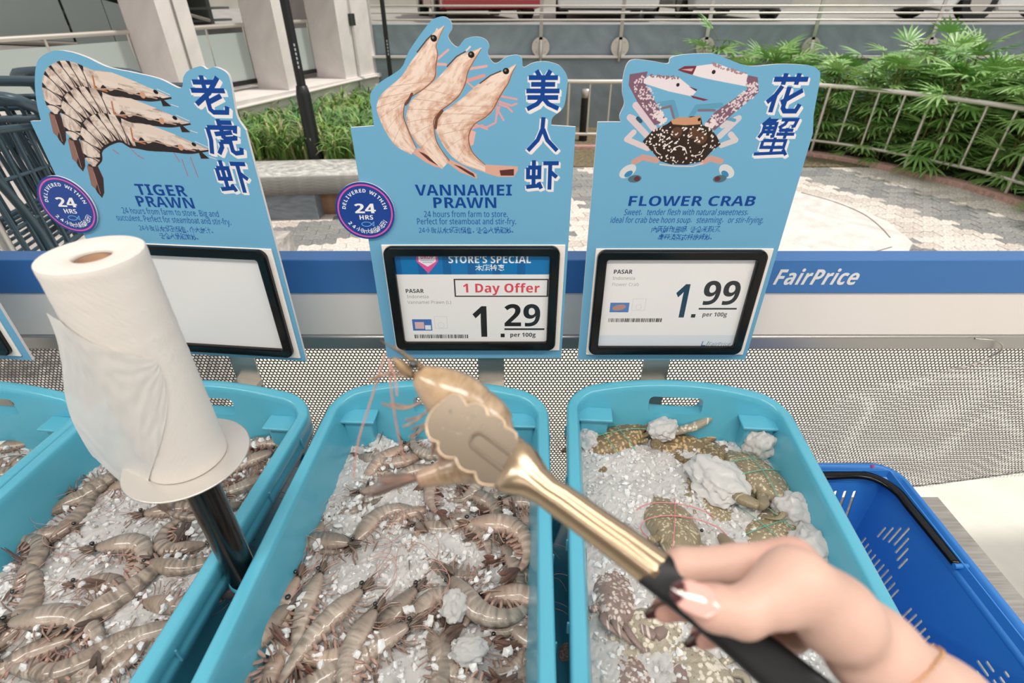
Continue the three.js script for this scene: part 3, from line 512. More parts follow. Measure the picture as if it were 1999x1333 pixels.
const SMALL = {
  小: '505847 3316 6386', 时: '1141481811 1444 5393 747967 5566', 从: '302509 2549 706549 6599', 农: '1413 139384 502408 334958 4599 7556', 场: '1414 0333 213817 4090 904545 9598 7548 5555', 到: '0050 303010 1454 3238 0858 6166 919988', 销: '2014 1343 2128 3829 5041 7074 9082 5494 5459 949988 5696 5797', 售: '3014 2228 2282 5052 2484 2686 2888 2989 2969', 个: '500408 5096 5359', 大: '0393 505308 5499', 多: '401363 7205 6408 5492 933907', 汁: '1120 0515 0828 4393 6069', 适: '1122 0424 2727 2889 7141 4494 6164 4686 4989 4649', 合: '500405 5096 3565 2787 2789 8789 2989', 火: '505308 2416 8265 5499', 锅: '2013 1343 2128 3829 5080 5053 8083 5383 4494 4449 949988 6457', 和: '401020 0444 2129 3507 2548 5191 5159 9199 5898', 煎: '3021 7061 0292 2347 2343 2747 4347 2545 6367 8388 0818 3848 6878', 炒: '2028 0214 4236 3409 2558 7077 5345 8597 9749', 肉: '1319 1393 9399 506345 6385 455636', 质: '101909 1090 4050 3383 3338 8388 506508 6599', 鲜: '2013 1040 1343 1318 4348 1548 1848 0959 6171 9080 5393 5595 5797 7279', 甜: '4010 0343 2028 5151 5262 6168 9198 5393 6595 6898', 细: '302544 4428 0949 5191 5159 9199 7179 5595 5999', 腻: '1118 1141 4149 1444 1747 5070 6090 6369 5353 5383 8188 9095', 米: '0494 5059 2032 8062 5408 5499', 粉: '2029 0343 1011 4031 2508 2546 605054 8094 6595 7559 9598', 汤: '1120 0515 0828 4090 904545 9598 7548', 姜: '3040 7060 1292 2383 1494 5054 0696 406889 706718', 蒜: '0191 3030 7070 1343 0545 2428 6393 5595 7578 1426 9486', 清: '1120 0414 0828 4191 5282 4394 6063 4599 4549 9599 5797', 蒸: '0191 3030 2283 5357 0436 6497 1787 1929 4949 7989', 或: '0292 1535 1538 3538 1838 0949 605699 9597', 辣: '2030 0242 1423 3423 0545 2529 5191 5494 7079 6456 8496', 椒: '2029 0343 2508 5055 5275 4595 5559 7195 9549', 爆: '2028 0214 4236 2509 5090 5383 5494 4696 6063 8083 7579', 内: '1319 1393 9399 505537 5578', 新: '3031 1141 2233 0444 0646 2529 2618 3648 9061 6163 6369 6494 8489', 送: '1122 0424 2789 6051 9081 4393 4595 7356 7599', 本: '0393 5059 5308 5399 3767', 店: '5051 1191 110709 5359 5494 3797 3737 3939 9799', 特: '2029 0344 1013 0646 5292 7054 4494 4696 747988', 惠: '1191 5055 2282 2285 8285 2585 1779 3838 4959 8798', '。': '1716272817', '、': '1728', ',': '1716',
};
function strokes(ctx, ch, x, y, w, h, lw, skew = 0) {       // one character in a box, canvas pixels
  const big = BIG[ch], paths = big ?? (SMALL[ch] ?? '').split(' ').map((s) => { const q = []; for (let i = 0; i + 1 < s.length; i += 2) q.push([+s[i] * 10.5 + 3, +s[i + 1] * 10.5 + 3]); return q; });
  ctx.lineWidth = lw; ctx.lineCap = big ? 'butt' : 'square'; ctx.lineJoin = big ? 'miter' : 'round';
  for (const q of paths) { if (q.length < 2) continue; ctx.beginPath(); q.forEach(([a, b], i) => { const X = x + a / 100 * w - skew * (b - 50) / 100 * h, Y = y + b / 100 * h; i ? ctx.lineTo(X, Y) : ctx.moveTo(X, Y); }); ctx.stroke(); }
}
const isHan = (c) => BIG[c] || SMALL[c];
const widthOf = (ctx, s, size) => [...s].reduce((w, c) => w + (isHan(c) ? size * (c === '。' || c === '、' || c === ',' ? 0.7 : 1.04) : ctx.measureText(c).width), 0);
function textLine(ctx, s, cx, y, size, color, o = {}) {      // mixed line, centred at cx on baseline y, squeezed or stretched to o.width
  ctx.save(); ctx.font = (o.weight ?? 'bold') + ' ' + size + 'px ' + (o.family ?? 'sans-serif'); ctx.fillStyle = ctx.strokeStyle = color; ctx.textBaseline = 'alphabetic'; ctx.textAlign = 'left';
  const w = widthOf(ctx, s, size), k = o.width ? o.width / w : 1;
  ctx.transform(k, 0, -(o.skew ?? 0), 1, cx, y); if (o.align === 'left') ctx.translate(0, 0); else ctx.translate(-w / 2, 0);
  let x = 0; for (const c of s) { if (isHan(c)) { const cw = size * (c === '。' || c === '、' || c === ',' ? 0.7 : 1.04); strokes(ctx, c, x + size * 0.03, -size * 0.84, size * 0.96, size * 0.96, size * (o.hanWeight ?? 0.085)); x += cw; } else { ctx.fillText(c, x, 0); x += ctx.measureText(c).width; } }
  ctx.restore();
}
const canvasTex = (w, h, draw) => { const c = document.createElement('canvas'); c.width = Math.round(w); c.height = Math.round(h); const x = c.getContext('2d'); draw(x, c.width, c.height); const t = new THREE.CanvasTexture(c); t.colorSpace = THREE.SRGBColorSpace; t.magFilter = THREE.LinearFilter; return t; };
const INK = '#0a4190', SKY = '#6fabce';

// printed pictures on the signs (flat print): a prawn from its back line and belly line, all in canvas pixels
const smooth = (pts, n = 60) => new THREE.SplineCurve(pts.map(([x, y]) => new THREE.Vector2(x, y))).getPoints(n);
function printPrawn(ctx, back, belly, o) {
  const n = 80, B = smooth(back, n), U = smooth(belly, n), r = rng(o.seed ?? 1), mid = (i, k) => [lerp(B[i].x, U[i].x, k), lerp(B[i].y, U[i].y, k)];
  ctx.save(); ctx.beginPath(); B.forEach((p, i) => (i ? ctx.lineTo(p.x, p.y) : ctx.moveTo(p.x, p.y))); [...U].reverse().forEach((p) => ctx.lineTo(p.x, p.y)); ctx.closePath(); ctx.fillStyle = o.body; ctx.fill(); ctx.clip();
  const u = o.unit;
  const hx = (h) => [1, 3, 5].map((q) => parseInt(h.slice(q, q + 2), 16)), cp = hx(o.pale), cmid = hx(o.mid), cl = hx(o.line), G = 18;
  for (let i = 0; i < n; i++) for (let k = 0; k < G; k++) {       // mottled shell as printed
    const e = Math.abs((k + 0.5) / G - 0.4) / 0.6, nz = fbm(i * 0.13 + o.seed * 7, k * 0.22, 2, 3), f = clamp(Math.pow(e, 1.6) * 0.9 + nz * 0.9 + (r() - 0.5) * 0.18, 0, 1.3), col = f < 1 ? mix3(cp, cmid, f) : mix3(cmid, cl, (f - 1) * 1.5);
    ctx.fillStyle = 'rgb(' + col.map((q) => Math.round(q)).join() + ')'; ctx.beginPath(); [mid(i, k / G), mid(i + 1, k / G), mid(i + 1, (k + 1.2) / G), mid(i, (k + 1.2) / G)].forEach(([x, y], q) => (q ? ctx.lineTo(x, y) : ctx.moveTo(x, y))); ctx.closePath(); ctx.fill(); ctx.strokeStyle = ctx.fillStyle; ctx.lineWidth = 1; ctx.stroke();
  }
  ctx.globalAlpha = 1;
  o.joints.forEach((t, j) => { const i = Math.round(t * n), [x0, y0] = mid(i, 0), [x1, y1] = mid(Math.max(0, i - (o.lean ?? 3)), 1); ctx.strokeStyle = o.line; ctx.lineWidth = u * (o.jointW ?? 1); ctx.beginPath(); ctx.moveTo(x0, y0); const [cx, cy] = mid(Math.min(n, i + 2), 0.5); ctx.quadraticCurveTo(cx, cy, x1, y1); ctx.stroke();
    if (o.bands) { const a = mid(i, 1), b2 = mid(Math.min(n, i + 3), 1), c = mid(Math.min(n, i + 1), 0.5), d = mid(i, 0), e2 = mid(Math.min(n, i + 2), 0), f = mid(Math.min(n, i + 1), 0.22); ctx.fillStyle = o.line; ctx.beginPath(); ctx.moveTo(...a); ctx.lineTo(...b2); ctx.lineTo(...c); ctx.closePath(); ctx.fill(); ctx.beginPath(); ctx.moveTo(...d); ctx.lineTo(...e2); ctx.lineTo(...f); ctx.closePath(); ctx.fill(); } });
  if (o.under) { ctx.strokeStyle = o.under; ctx.lineWidth = u * (o.underW ?? 3); ctx.beginPath(); for (let i = 0; i <= n; i++) { const [x, y] = mid(i, 0.97); i ? ctx.lineTo(x, y) : ctx.moveTo(x, y); } ctx.stroke(); }
  if (o.cheek) { const i0 = Math.round(o.cheek[0] * n), i1 = Math.round(o.cheek[1] * n); ctx.fillStyle = o.cheekColor; ctx.beginPath(); for (let i = i0; i <= i1; i++) { const [x, y] = mid(i, 0.62 + 0.1 * Math.sin(i)); i === i0 ? ctx.moveTo(x, y) : ctx.lineTo(x, y); } for (let i = i1; i >= i0; i--) ctx.lineTo(...mid(i, 1)); ctx.closePath(); ctx.fill(); }
  ctx.restore();
}
const poly = (ctx, pts, fill, stroke, lw) => { ctx.beginPath(); pts.forEach(([x, y], i) => (i ? ctx.lineTo(x, y) : ctx.moveTo(x, y))); if (fill) { ctx.closePath(); ctx.fillStyle = fill; ctx.fill(); } if (stroke) { ctx.strokeStyle = stroke; ctx.lineWidth = lw; ctx.lineCap = 'round'; ctx.lineJoin = 'round'; ctx.stroke(); } };
const blob = (ctx, x, y, a, b, rot, fill) => { ctx.beginPath(); ctx.ellipse(x, y, a, b, rot, 0, Math.PI * 2); ctx.fillStyle = fill; ctx.fill(); };

const RES = 2300;
function sign(o) {
  const turn = o.yaw, nrm = V(Math.sin(turn), 0, Math.cos(turn)), org = V(o.x, 0, o.z), ux = V(Math.cos(turn), 0, -Math.sin(turn));
  const L = (px, py) => { const q = onPlane(px, py, org, nrm).sub(org); return [q.dot(ux), q.y]; };
  const t = thing('price_sign', o.label, 'sign', [o.x, 0, o.z], turn, 'price signs above the bins');
  const top = o.contour.map(([a, b]) => L(a, b)), [x0, x1] = o.sides, y0 = o.bottom;
  const curve = o.straight ? top.map(([x, y]) => ({ x, y })) : new THREE.SplineCurve(top.map(([x, y]) => new THREE.Vector2(x, y))).getPoints(top.length * 6);
  const sh = new THREE.Shape(); sh.moveTo(x0, y0); sh.lineTo(x1, y0); const sY = o.shoulderR, sL = o.shoulderL;
  sh.lineTo(x1, sY); for (const p of [...curve].reverse()) sh.lineTo(p.x, p.y); sh.lineTo(x0, sL); sh.closePath();
  const xs = [x0, x1, ...curve.map((p) => p.x)], ys = [y0, sY, ...curve.map((p) => p.y)], bx0 = Math.min(...xs), bx1 = Math.max(...xs), by1 = Math.max(...ys), W = bx1 - bx0, H = by1 - y0;
  const C = (px, py) => { const [x, y] = L(px, py); return [(x - bx0) * RES, (by1 - y) * RES]; }, C2 = (x, y) => [(x - bx0) * RES, (by1 - y) * RES];
  const tex = canvasTex(W * RES, H * RES, (ctx, w, h) => { ctx.fillStyle = SKY; ctx.fillRect(0, 0, w, h); o.draw?.(ctx, C, C2); });
  const g = extrude(sh, 0.005, 0, 1), p = g.attributes.position, uv = g.attributes.uv;
  for (let i = 0; i < p.count; i++) uv.setXY(i, (p.getX(i) - bx0) / W, (p.getY(i) - y0) / H);
  const m = new THREE.Mesh(g.translate(0, 0, -0.005), [P({ map: tex, roughness: 0.5, specularIntensity: 0.5 }), M.boardEdge]); m.name = 'board'; t.add(m);
  // black snap frame and card
  const [fx0, fx1, fy0, fy1] = o.frame, fw = fx1 - fx0, fh = fy1 - fy0, cx = (fx0 + fx1) / 2, cy = (fy0 + fy1) / 2, bw = 0.0145;
  const ring = roundRect(fw - 0.006, fh - 0.006, 0.012); ring.holes.push(roundRect(fw - 2 * bw, fh - 2 * bw, 0.007, new THREE.Path()));
  part('price_frame', extrude(ring, 0.006, 0.003, 6).translate(cx, cy, 0.003), M.blackGloss, t);
  const cw = fw - bw, chh = fh - bw, ct = canvasTex(cw * 3400, chh * 3400, (ctx, w, h) => { ctx.fillStyle = '#eceaea'; ctx.fillRect(0, 0, w, h); o.card?.(ctx, w, h); });
  const cm = new THREE.Mesh(new THREE.BoxGeometry(cw, chh, 0.002), [M.whiteBand, M.whiteBand, M.whiteBand, M.whiteBand, P({ map: ct, roughness: 0.35, clearcoat: 0.5, clearcoatRoughness: 0.15 }), M.whiteBand]); cm.name = 'price_card'; cm.position.set(cx, cy, 0.0035); t.add(cm);
  part('backing', rbox(fw + 0.012, fh + 0.006, 0.003, 0.001, cx + 0.003, cy - 0.002, 0.0015), M.whiteBand, t);
  // badge
  if (o.badge) {
    const [bx, by] = L(...o.badge), br = o.badgeR, bt = canvasTex(512, 512, (ctx) => {
      ctx.fillStyle = '#0f3f93'; ctx.fillRect(0, 0, 512, 512); ctx.strokeStyle = '#e356a6'; ctx.lineWidth = 13; ctx.beginPath(); ctx.arc(256, 256, 232, 0, 7); ctx.stroke();
      const arc = (s, rad, mid, span, size, up) => { const ch = [...s]; ch.forEach((c, i) => { const a = mid + (i - (ch.length - 1) / 2) * span / (ch.length - 1); ctx.save(); ctx.translate(256 + Math.cos(a) * rad, 256 + Math.sin(a) * rad); ctx.rotate(a + (up ? Math.PI / 2 : -Math.PI / 2)); ctx.fillStyle = ctx.strokeStyle = '#f1efee'; if (isHan(c)) strokes(ctx, c, -size / 2, -size / 2, size, size, size * 0.1); else { ctx.font = 'bold ' + size + 'px sans-serif'; ctx.textAlign = 'center'; ctx.textBaseline = 'middle'; ctx.scale(1.12, 1); ctx.fillText(c, 0, 0); } ctx.restore(); }); };
      arc('DELIVERED WITHIN', 182, -Math.PI / 2, 2.75, 43, true); arc('24小时内新鲜送到', 182, Math.PI / 2, -1.9, 46, false);
      textLine(ctx, '24', 256, 272, 118, '#f1efee', { width: 190 }); textLine(ctx, '24', 258, 272, 118, '#f1efee', { width: 190 }); textLine(ctx, 'HRS', 256, 330, 56, '#f1efee', { width: 128 });
      ctx.strokeStyle = '#6fb4e6'; ctx.lineWidth = 6; ctx.beginPath(); ctx.ellipse(250, 372, 42, 20, 0, 0.5, 5.8); ctx.moveTo(284, 362); ctx.lineTo(318, 392); ctx.moveTo(284, 382); ctx.lineTo(318, 352); ctx.lineTo(312, 390); ctx.stroke();
    });
    const b = new THREE.Mesh(new THREE.CylinderGeometry(br, br, 0.003, 48).rotateX(Math.PI / 2), [M.boardEdge, P({ map: bt, roughness: 0.4, clearcoat: 0.1 }), M.boardEdge]);
    const uvb = b.geometry.attributes.uv, pb = b.geometry.attributes.position; for (let i = 0; i < pb.count; i++) uvb.setXY(i, 0.5 + pb.getX(i) / br / 2, 0.5 + pb.getY(i) / br / 2);
    b.name = 'badge'; b.position.set(bx, by, 0.0025); t.add(b);
  }
  // steel strip that carries the sign, hooked behind the bin
  const hx = o.strip; part('support_strip', [box(0.052, 0.40, 0.003, hx, y0 - 0.10, -0.0075)], M.steel, t);
  part('strip_hook', [box(0.052, 0.012, 0.02, hx, y0 - 0.065, 0.004)], M.steel, t);
  return t;
}
const han = (ctx, C, list, hM, skew = 0) => list.forEach(([ch, px, py, w, h]) => { const [x, y] = C(px, py), W = w * RES, H = h * RES, lw = W * (ch === '蟹' ? 0.082 : 0.118); ctx.strokeStyle = '#e9e4e6'; for (const [dx, dy] of [[0.03, 0.03], [0.05, 0.05], [0.06, 0.07], [-0.03, 0.04], [0.02, 0.07]]) strokes(ctx, ch, x - W / 2 + dx * W, y - H / 2 + dy * W, W, H, lw * 1.25, skew); ctx.strokeStyle = INK; strokes(ctx, ch, x - W / 2, y - H / 2, W, H, lw, skew); });
const barcode = (ctx, x, y, w, h, seed) => { const r = rng(seed); ctx.fillStyle = '#222'; for (let q = 0; q < w;) { const b = w * (0.006 + 0.016 * r()); ctx.fillRect(x + q, y, b, h); q += b + w * (0.006 + 0.016 * r()); } };

// 1: tiger prawn
sign({
  label: 'blue tiger prawn sign with an empty white price card, left of the vannamei sign', x: -0.58, z: -0.85, yaw: -6 * Math.PI / 180, sides: [-0.165, 0.183], bottom: 1.204, shoulderL: 1.634, shoulderR: 1.626,
  contour: [[80, 236], [72, 203], [68, 165], [70, 131], [79, 112], [105, 99], [135, 101], [169, 112], [210, 131], [262, 142], [311, 154], [352, 172], [358, 150], [369, 137], [392, 129], [404, 135], [420, 131], [442, 142], [450, 161], [456, 195], [463, 229], [480, 255]],
  frame: [-0.115, 0.165, 1.217, 1.437], badge: [135, 399], badgeR: 0.049, strip: 0.045,
  draw(ctx, C) {
    const base = (x, y) => [60 + x / 4.3, 90 + y / 4.3];       // measured on an enlarged view of the print
    const u = RES * 0.0006;
    [[-320, -440], [-160, -222], [0, 0]].forEach(([dx, dy], n) => {
      const q = (l) => l.map(([x, y]) => C(...base(x + dx, y + dy)));
      for (const l of [[[1500, 930], [1560, 950]], [[1490, 850], [1380, 800]]]) poly(ctx, q(l), null, '#e9d9d2', u * 1.6);
      poly(ctx, q([[480, 990], [520, 1150], [560, 1230], [600, 1275], [618, 1230], [610, 1110], [560, 1000]]), '#3a2a2a'); poly(ctx, q([[470, 1000], [510, 1170], [545, 1200], [560, 1150], [520, 1020]]), '#8d6a60'); poly(ctx, q([[530, 1060], [585, 1240]]), null, '#b08d82', u * 1.6);
      if (n === 2) for (const l of [[[690, 870], [740, 905]], [[830, 850], [900, 920], [950, 945]], [[1200, 890], [1250, 970]], [[1270, 950], [1320, 1090]], [[1340, 930], [1405, 1100]]]) poly(ctx, q(l), null, '#b4606c', u * 2);
      printPrawn(ctx, q([[520, 1010], [450, 930], [415, 770], [440, 650], [500, 592], [580, 562], [690, 578], [840, 640], [960, 655], [1200, 742], [1370, 812], [1500, 870]]), q([[560, 1010], [600, 960], [600, 890], [640, 850], [700, 820], [760, 810], [830, 850], [900, 862], [1000, 880], [1180, 890], [1340, 905], [1505, 882]]),
        { seed: n + 3, body: '#b39c90', pale: '#dfd0c6', mid: '#9a8175', line: '#221d20', joints: [0.09, 0.17, 0.25, 0.33, 0.41, 0.49, 0.56], jointW: 2.0, bands: true, unit: u * 1.1, under: '#2a2022', underW: 7, cheek: [0.63, 0.97], cheekColor: '#2a2426' });
      poly(ctx, q([[860, 650], [1000, 660], [1220, 745], [1100, 760], [900, 715]]), '#dccabf'); poly(ctx, q([[840, 690], [860, 790], [960, 820]]), null, '#b4714f', u * 4); poly(ctx, q([[880, 800], [1040, 800], [1230, 850], [1380, 880]]), null, '#b89a86', u * 3);
      const [ex, ey] = q([[1370, 825]])[0]; blob(ctx, ex, ey, u * 6, u * 4.5, 0.4, '#15100f'); const [gx, gy] = q([[1260, 850]])[0]; blob(ctx, gx, gy, u * 7, u * 8, 0.4, '#c79a80'); poly(ctx, q([[1400, 860], [1500, 945], [1430, 945]]), '#2c2322');
    });
    han(ctx, C, [['老', 408, 185, 0.056, 0.055], ['虎', 435, 268, 0.056, 0.055], ['虾', 454, 344, 0.054, 0.055]]);
    const [x, y1] = C(318, 382), sz = 0.0178 * RES / 0.714;
    textLine(ctx, 'TIGER', C(318, 382)[0], C(318, 382)[1], sz, INK, { width: 0.088 * RES }); textLine(ctx, 'PRAWN', C(326, 405)[0], C(326, 405)[1], sz, INK, { width: 0.105 * RES });
    const s2 = 0.0105 * RES / 0.74, o = { weight: 'normal', hanWeight: 0.075 };
    textLine(ctx, '24 hours from farm to store. Big and', ...C(334, 420), s2, INK, { ...o, width: 0.172 * RES }); textLine(ctx, 'succulent. Perfect for steamboat and stir-fry.', ...C(340, 435), s2, INK, { ...o, width: 0.205 * RES });
    textLine(ctx, '24小时从农场到销售。个大多汁。', ...C(346, 452), 0.0115 * RES, INK, { ...o, width: 0.136 * RES }); textLine(ctx, '适合火锅和煎炒。', ...C(352, 466), 0.0115 * RES, INK, { ...o, width: 0.073 * RES });
  },
});
// 2: vannamei prawn
const K2 = (x, y) => [640 + x / 2.6657, y / 2.6657], K3 = (x, y) => [720 + x / 3.92, 20 + y / 3.92];
sign({
  label: 'blue vannamei prawn sign priced 1.29 with a store special card', x: -0.07, z: -0.85, yaw: 0, sides: [-0.176, 0.167], bottom: 1.198, shoulderL: 1.628, shoulderR: 1.629,
  contour: [[240, 655], [228, 570], [222, 490], [268, 432], [340, 385], [388, 345], [420, 270], [470, 195], [515, 135], [548, 100], [600, 86], [638, 108], [645, 150], [626, 195], [672, 245], [712, 205], [770, 191], [820, 205], [840, 240], [832, 280], [870, 330], [930, 296], [985, 286], [1010, 305], [1018, 350], [1060, 330], [1110, 320], [1160, 325], [1210, 345], [1246, 400], [1242, 480], [1225, 560], [1170, 612], [1163, 652]].map(([x, y]) => K2(x, y)),
  frame: [-0.152, 0.153, 1.223, 1.437], badge: [714, 411], badgeR: 0.0485, strip: 0.028,
  draw(ctx, C) {
    const u = RES * 0.0006, q = (l) => l.map(([x, y]) => C(...K3(x, y)));
    const st = { body: '#e2c4b2', pale: '#efd9cb', mid: '#c6977f', line: '#a87a66', joints: [0.12, 0.2, 0.28, 0.36, 0.45, 0.54], jointW: 0.6, unit: u, under: '#8a5a49', underW: 2.4, lean: -3 };
    const tail = (l, d) => { poly(ctx, q(l), '#d9a898'); poly(ctx, q(d), '#5b2f2e'); };
    // leftmost, middle, rightmost; each from tail to nose
    tail([[330, 1090], [430, 1160], [500, 1195], [560, 1210], [540, 1160], [380, 1050]], [[380, 1080], [460, 1150], [530, 1190], [510, 1150], [420, 1095]]);
    poly(ctx, q([[490, 410], [590, 415]]), null, '#e0a9a4', u * 6); poly(ctx, q([[530, 370], [575, 330], [608, 303]]), null, '#e0a9a4', u * 5); poly(ctx, q([[500, 200], [522, 145]]), null, '#e3cfc6', u * 4);
    printPrawn(ctx, q([[325, 1105], [210, 1040], [130, 930], [72, 800], [62, 720], [110, 630], [245, 510], [330, 385], [420, 270], [490, 180], [575, 118]]), q([[365, 1050], [300, 900], [270, 800], [290, 700], [350, 650], [430, 600], [510, 520], [520, 420], [530, 330], [520, 260], [578, 130]]), { ...st, seed: 11 });
    poly(ctx, q([[575, 118], [560, 150], [520, 250], [500, 230]]), '#d8b09a');
    tail([[590, 1160], [700, 1240], [830, 1290], [825, 1255], [720, 1190], [620, 1140]], [[650, 1180], [760, 1250], [815, 1280], [800, 1250], [700, 1195]]);
    poly(ctx, q([[760, 450], [900, 428]]), null, '#e0a9a4', u * 6); poly(ctx, q([[750, 540], [880, 500]]), null, '#d99a98', u * 8); poly(ctx, q([[740, 540], [800, 590]]), null, '#dda6a0', u * 4); poly(ctx, q([[745, 310], [775, 280]]), null, '#e3cfc6', u * 4);
    printPrawn(ctx, q([[560, 1215], [430, 1090], [330, 960], [288, 830], [310, 720], [380, 640], [500, 545], [600, 440], [690, 350], [780, 315], [862, 285]]), q([[620, 1150], [530, 1020], [505, 900], [510, 830], [560, 770], [640, 710], [700, 650], [740, 570], [760, 480], [800, 400], [860, 300]]), { ...st, seed: 12 });
    poly(ctx, q([[862, 285], [840, 310], [770, 430], [750, 400]]), '#d8b09a');
    tail([[880, 1180], [1140, 1195], [1140, 1225], [1110, 1275], [990, 1275], [890, 1245]], [[1000, 1225], [1110, 1215], [1110, 1265], [1010, 1265]]);
    for (const l of [[[1000, 700], [1090, 730], [1130, 715]], [[1000, 720], [1060, 740], [1095, 775]], [[985, 760], [1030, 840]], [[985, 740], [970, 860], [900, 895], [820, 880]], [[1020, 660], [1130, 680]], [[980, 800], [1000, 740]], [[800, 870], [905, 910]], [[790, 905], [870, 880]]]) poly(ctx, q(l), null, '#dc9fa2', u * 5);
    poly(ctx, q([[740, 900], [820, 930], [800, 1030], [740, 1050]]), '#e2b0a8');
    printPrawn(ctx, q([[890, 1240], [720, 1180], [610, 1090], [530, 960], [518, 880], [560, 790], [640, 730], [730, 660], [830, 570], [940, 500], [1040, 460], [1125, 412]]), q([[890, 1180], [800, 1090], [770, 1000], [780, 930], [820, 870], [900, 820], [960, 760], [1000, 680], [1040, 610], [1070, 560], [1100, 480], [1128, 425]]), { ...st, seed: 13 });
    poly(ctx, q([[280, 720], [300, 700], [330, 640]]), null, '#6b4536', u * 6); poly(ctx, q([[510, 900], [520, 830], [560, 770]]), null, '#6b4536', u * 7);
    for (const [x, y] of [[497, 215], [784, 340], [1050, 466]]) { const [a, b] = q([[x, y]])[0]; blob(ctx, a, b, u * 7.5, u * 7, 0, '#14110f'); blob(ctx, a - u * 1.5, b - u * 1.5, u * 2.6, u * 2.6, 0, '#8b7f77'); }
    for (const l of [[[370, 320], [440, 230], [480, 190]], [[600, 430], [670, 355], [740, 315]], [[850, 560], [930, 500], [1010, 465]]]) poly(ctx, q(l), null, '#4b342d', u * 2.4);
    han(ctx, C, [['美', 1060, 176, 0.053, 0.055], ['人', 1060, 262, 0.053, 0.054], ['虾', 1058, 341, 0.053, 0.051]]);
    const sz = 0.0178 * RES / 0.714, o = { weight: 'normal', hanWeight: 0.075 }, s2 = 0.0105 * RES / 0.74;
    textLine(ctx, 'VANNAMEI', ...C(906, 382), sz, INK, { width: 0.158 * RES }); textLine(ctx, 'PRAWN', ...C(908, 406), sz, INK, { width: 0.109 * RES });
    textLine(ctx, '24 hours from farm to store.', ...C(910, 424), s2, INK, { ...o, width: 0.141 * RES }); textLine(ctx, 'Perfect for steamboat and stir-fry.', ...C(911, 438), s2, INK, { ...o, width: 0.168 * RES });
    textLine(ctx, '24小时从农场到销售。适合火锅和炒。', ...C(912, 454), 0.0115 * RES, INK, { ...o, width: 0.164 * RES });
  },
  card(ctx, w, h) {
    ctx.fillStyle = '#0b73b4'; ctx.fillRect(0, 0, w, h * 0.235); ctx.fillStyle = '#0a5f9e'; for (let i = 0; i < 6; i++) ctx.fillRect(w * (0.02 + i * 0.15), 0, w * 0.05, h * 0.235);
    poly(ctx, [[w * 0.165, 0], [w * 0.295, 0], [w * 0.295, h * 0.11], [w * 0.23, h * 0.225], [w * 0.165, h * 0.11]], '#e0559b'); poly(ctx, [[w * 0.178, 0], [w * 0.282, 0], [w * 0.282, h * 0.11], [w * 0.23, h * 0.16], [w * 0.178, h * 0.11]], '#efe6ec');
    textLine(ctx, 'PRICE', w * 0.23, h * 0.045, h * 0.055, '#2c4a90', { width: w * 0.085 }); textLine(ctx, 'DROP', w * 0.23, h * 0.085, h * 0.05, '#d9549a', { width: w * 0.08 }); ctx.fillStyle = '#9fb0cc'; ctx.fillRect(w * 0.19, h * 0.098, w * 0.08, h * 0.008); ctx.fillRect(w * 0.2, h * 0.115, w * 0.06, h * 0.007);
    textLine(ctx, 'STORE’S SPECIAL', w * 0.605, h * 0.125, h * 0.10, '#f0eeee', { width: w * 0.50 }); textLine(ctx, '本店特惠', w * 0.605, h * 0.19, h * 0.062, '#eeeeee', { hanWeight: 0.1 });
    textLine(ctx, 'PASAR', w * 0.075, h * 0.42, h * 0.055, '#2b2b2e', { align: 'left' }); textLine(ctx, 'Indonesia', w * 0.08, h * 0.475, h * 0.045, '#9a9aa0', { align: 'left', weight: 'normal' }); textLine(ctx, 'Vannamei Prawn (L)', w * 0.08, h * 0.535, h * 0.045, '#9a9aa0', { align: 'left', weight: 'normal' });
    ctx.strokeStyle = '#26262a'; ctx.lineWidth = h * 0.012; ctx.strokeRect(w * 0.385, h * 0.285, w * 0.575, h * 0.17); textLine(ctx, '1 Day Offer', w * 0.672, h * 0.415, h * 0.125, '#d9485a', { width: w * 0.48 });
    textLine(ctx, '1', w * 0.545, h * 0.895, h * 0.47, '#15191c', { width: w * 0.14 }); textLine(ctx, '29', w * 0.805, h * 0.775, h * 0.33, '#15191c', { width: w * 0.245 }); ctx.fillStyle = '#15191c'; ctx.fillRect(w * 0.69, h * 0.80, w * 0.26, h * 0.018); ctx.fillRect(w * 0.665, h * 0.86, w * 0.026, h * 0.04); textLine(ctx, 'per 100g', w * 0.81, h * 0.895, h * 0.062, '#2b2b2e', { width: w * 0.17 });
    ctx.fillStyle = '#3f6db4'; ctx.fillRect(w * 0.095, h * 0.70, w * 0.125, h * 0.125); ctx.fillStyle = '#d9b3b6'; ctx.fillRect(w * 0.11, h * 0.73, w * 0.06, h * 0.075); ctx.fillStyle = '#e8e8ee'; ctx.fillRect(w * 0.175, h * 0.765, w * 0.038, h * 0.05);
    ctx.strokeStyle = '#c9c9ce'; ctx.lineWidth = 2; ctx.strokeRect(w * 0.24, h * 0.67, w * 0.08, h * 0.13); ctx.beginPath(); ctx.arc(w * 0.28, h * 0.765, w * 0.02, 0, 7); ctx.stroke();
    barcode(ctx, w * 0.10, h * 0.87, w * 0.35, h * 0.042, 4);
  },
});
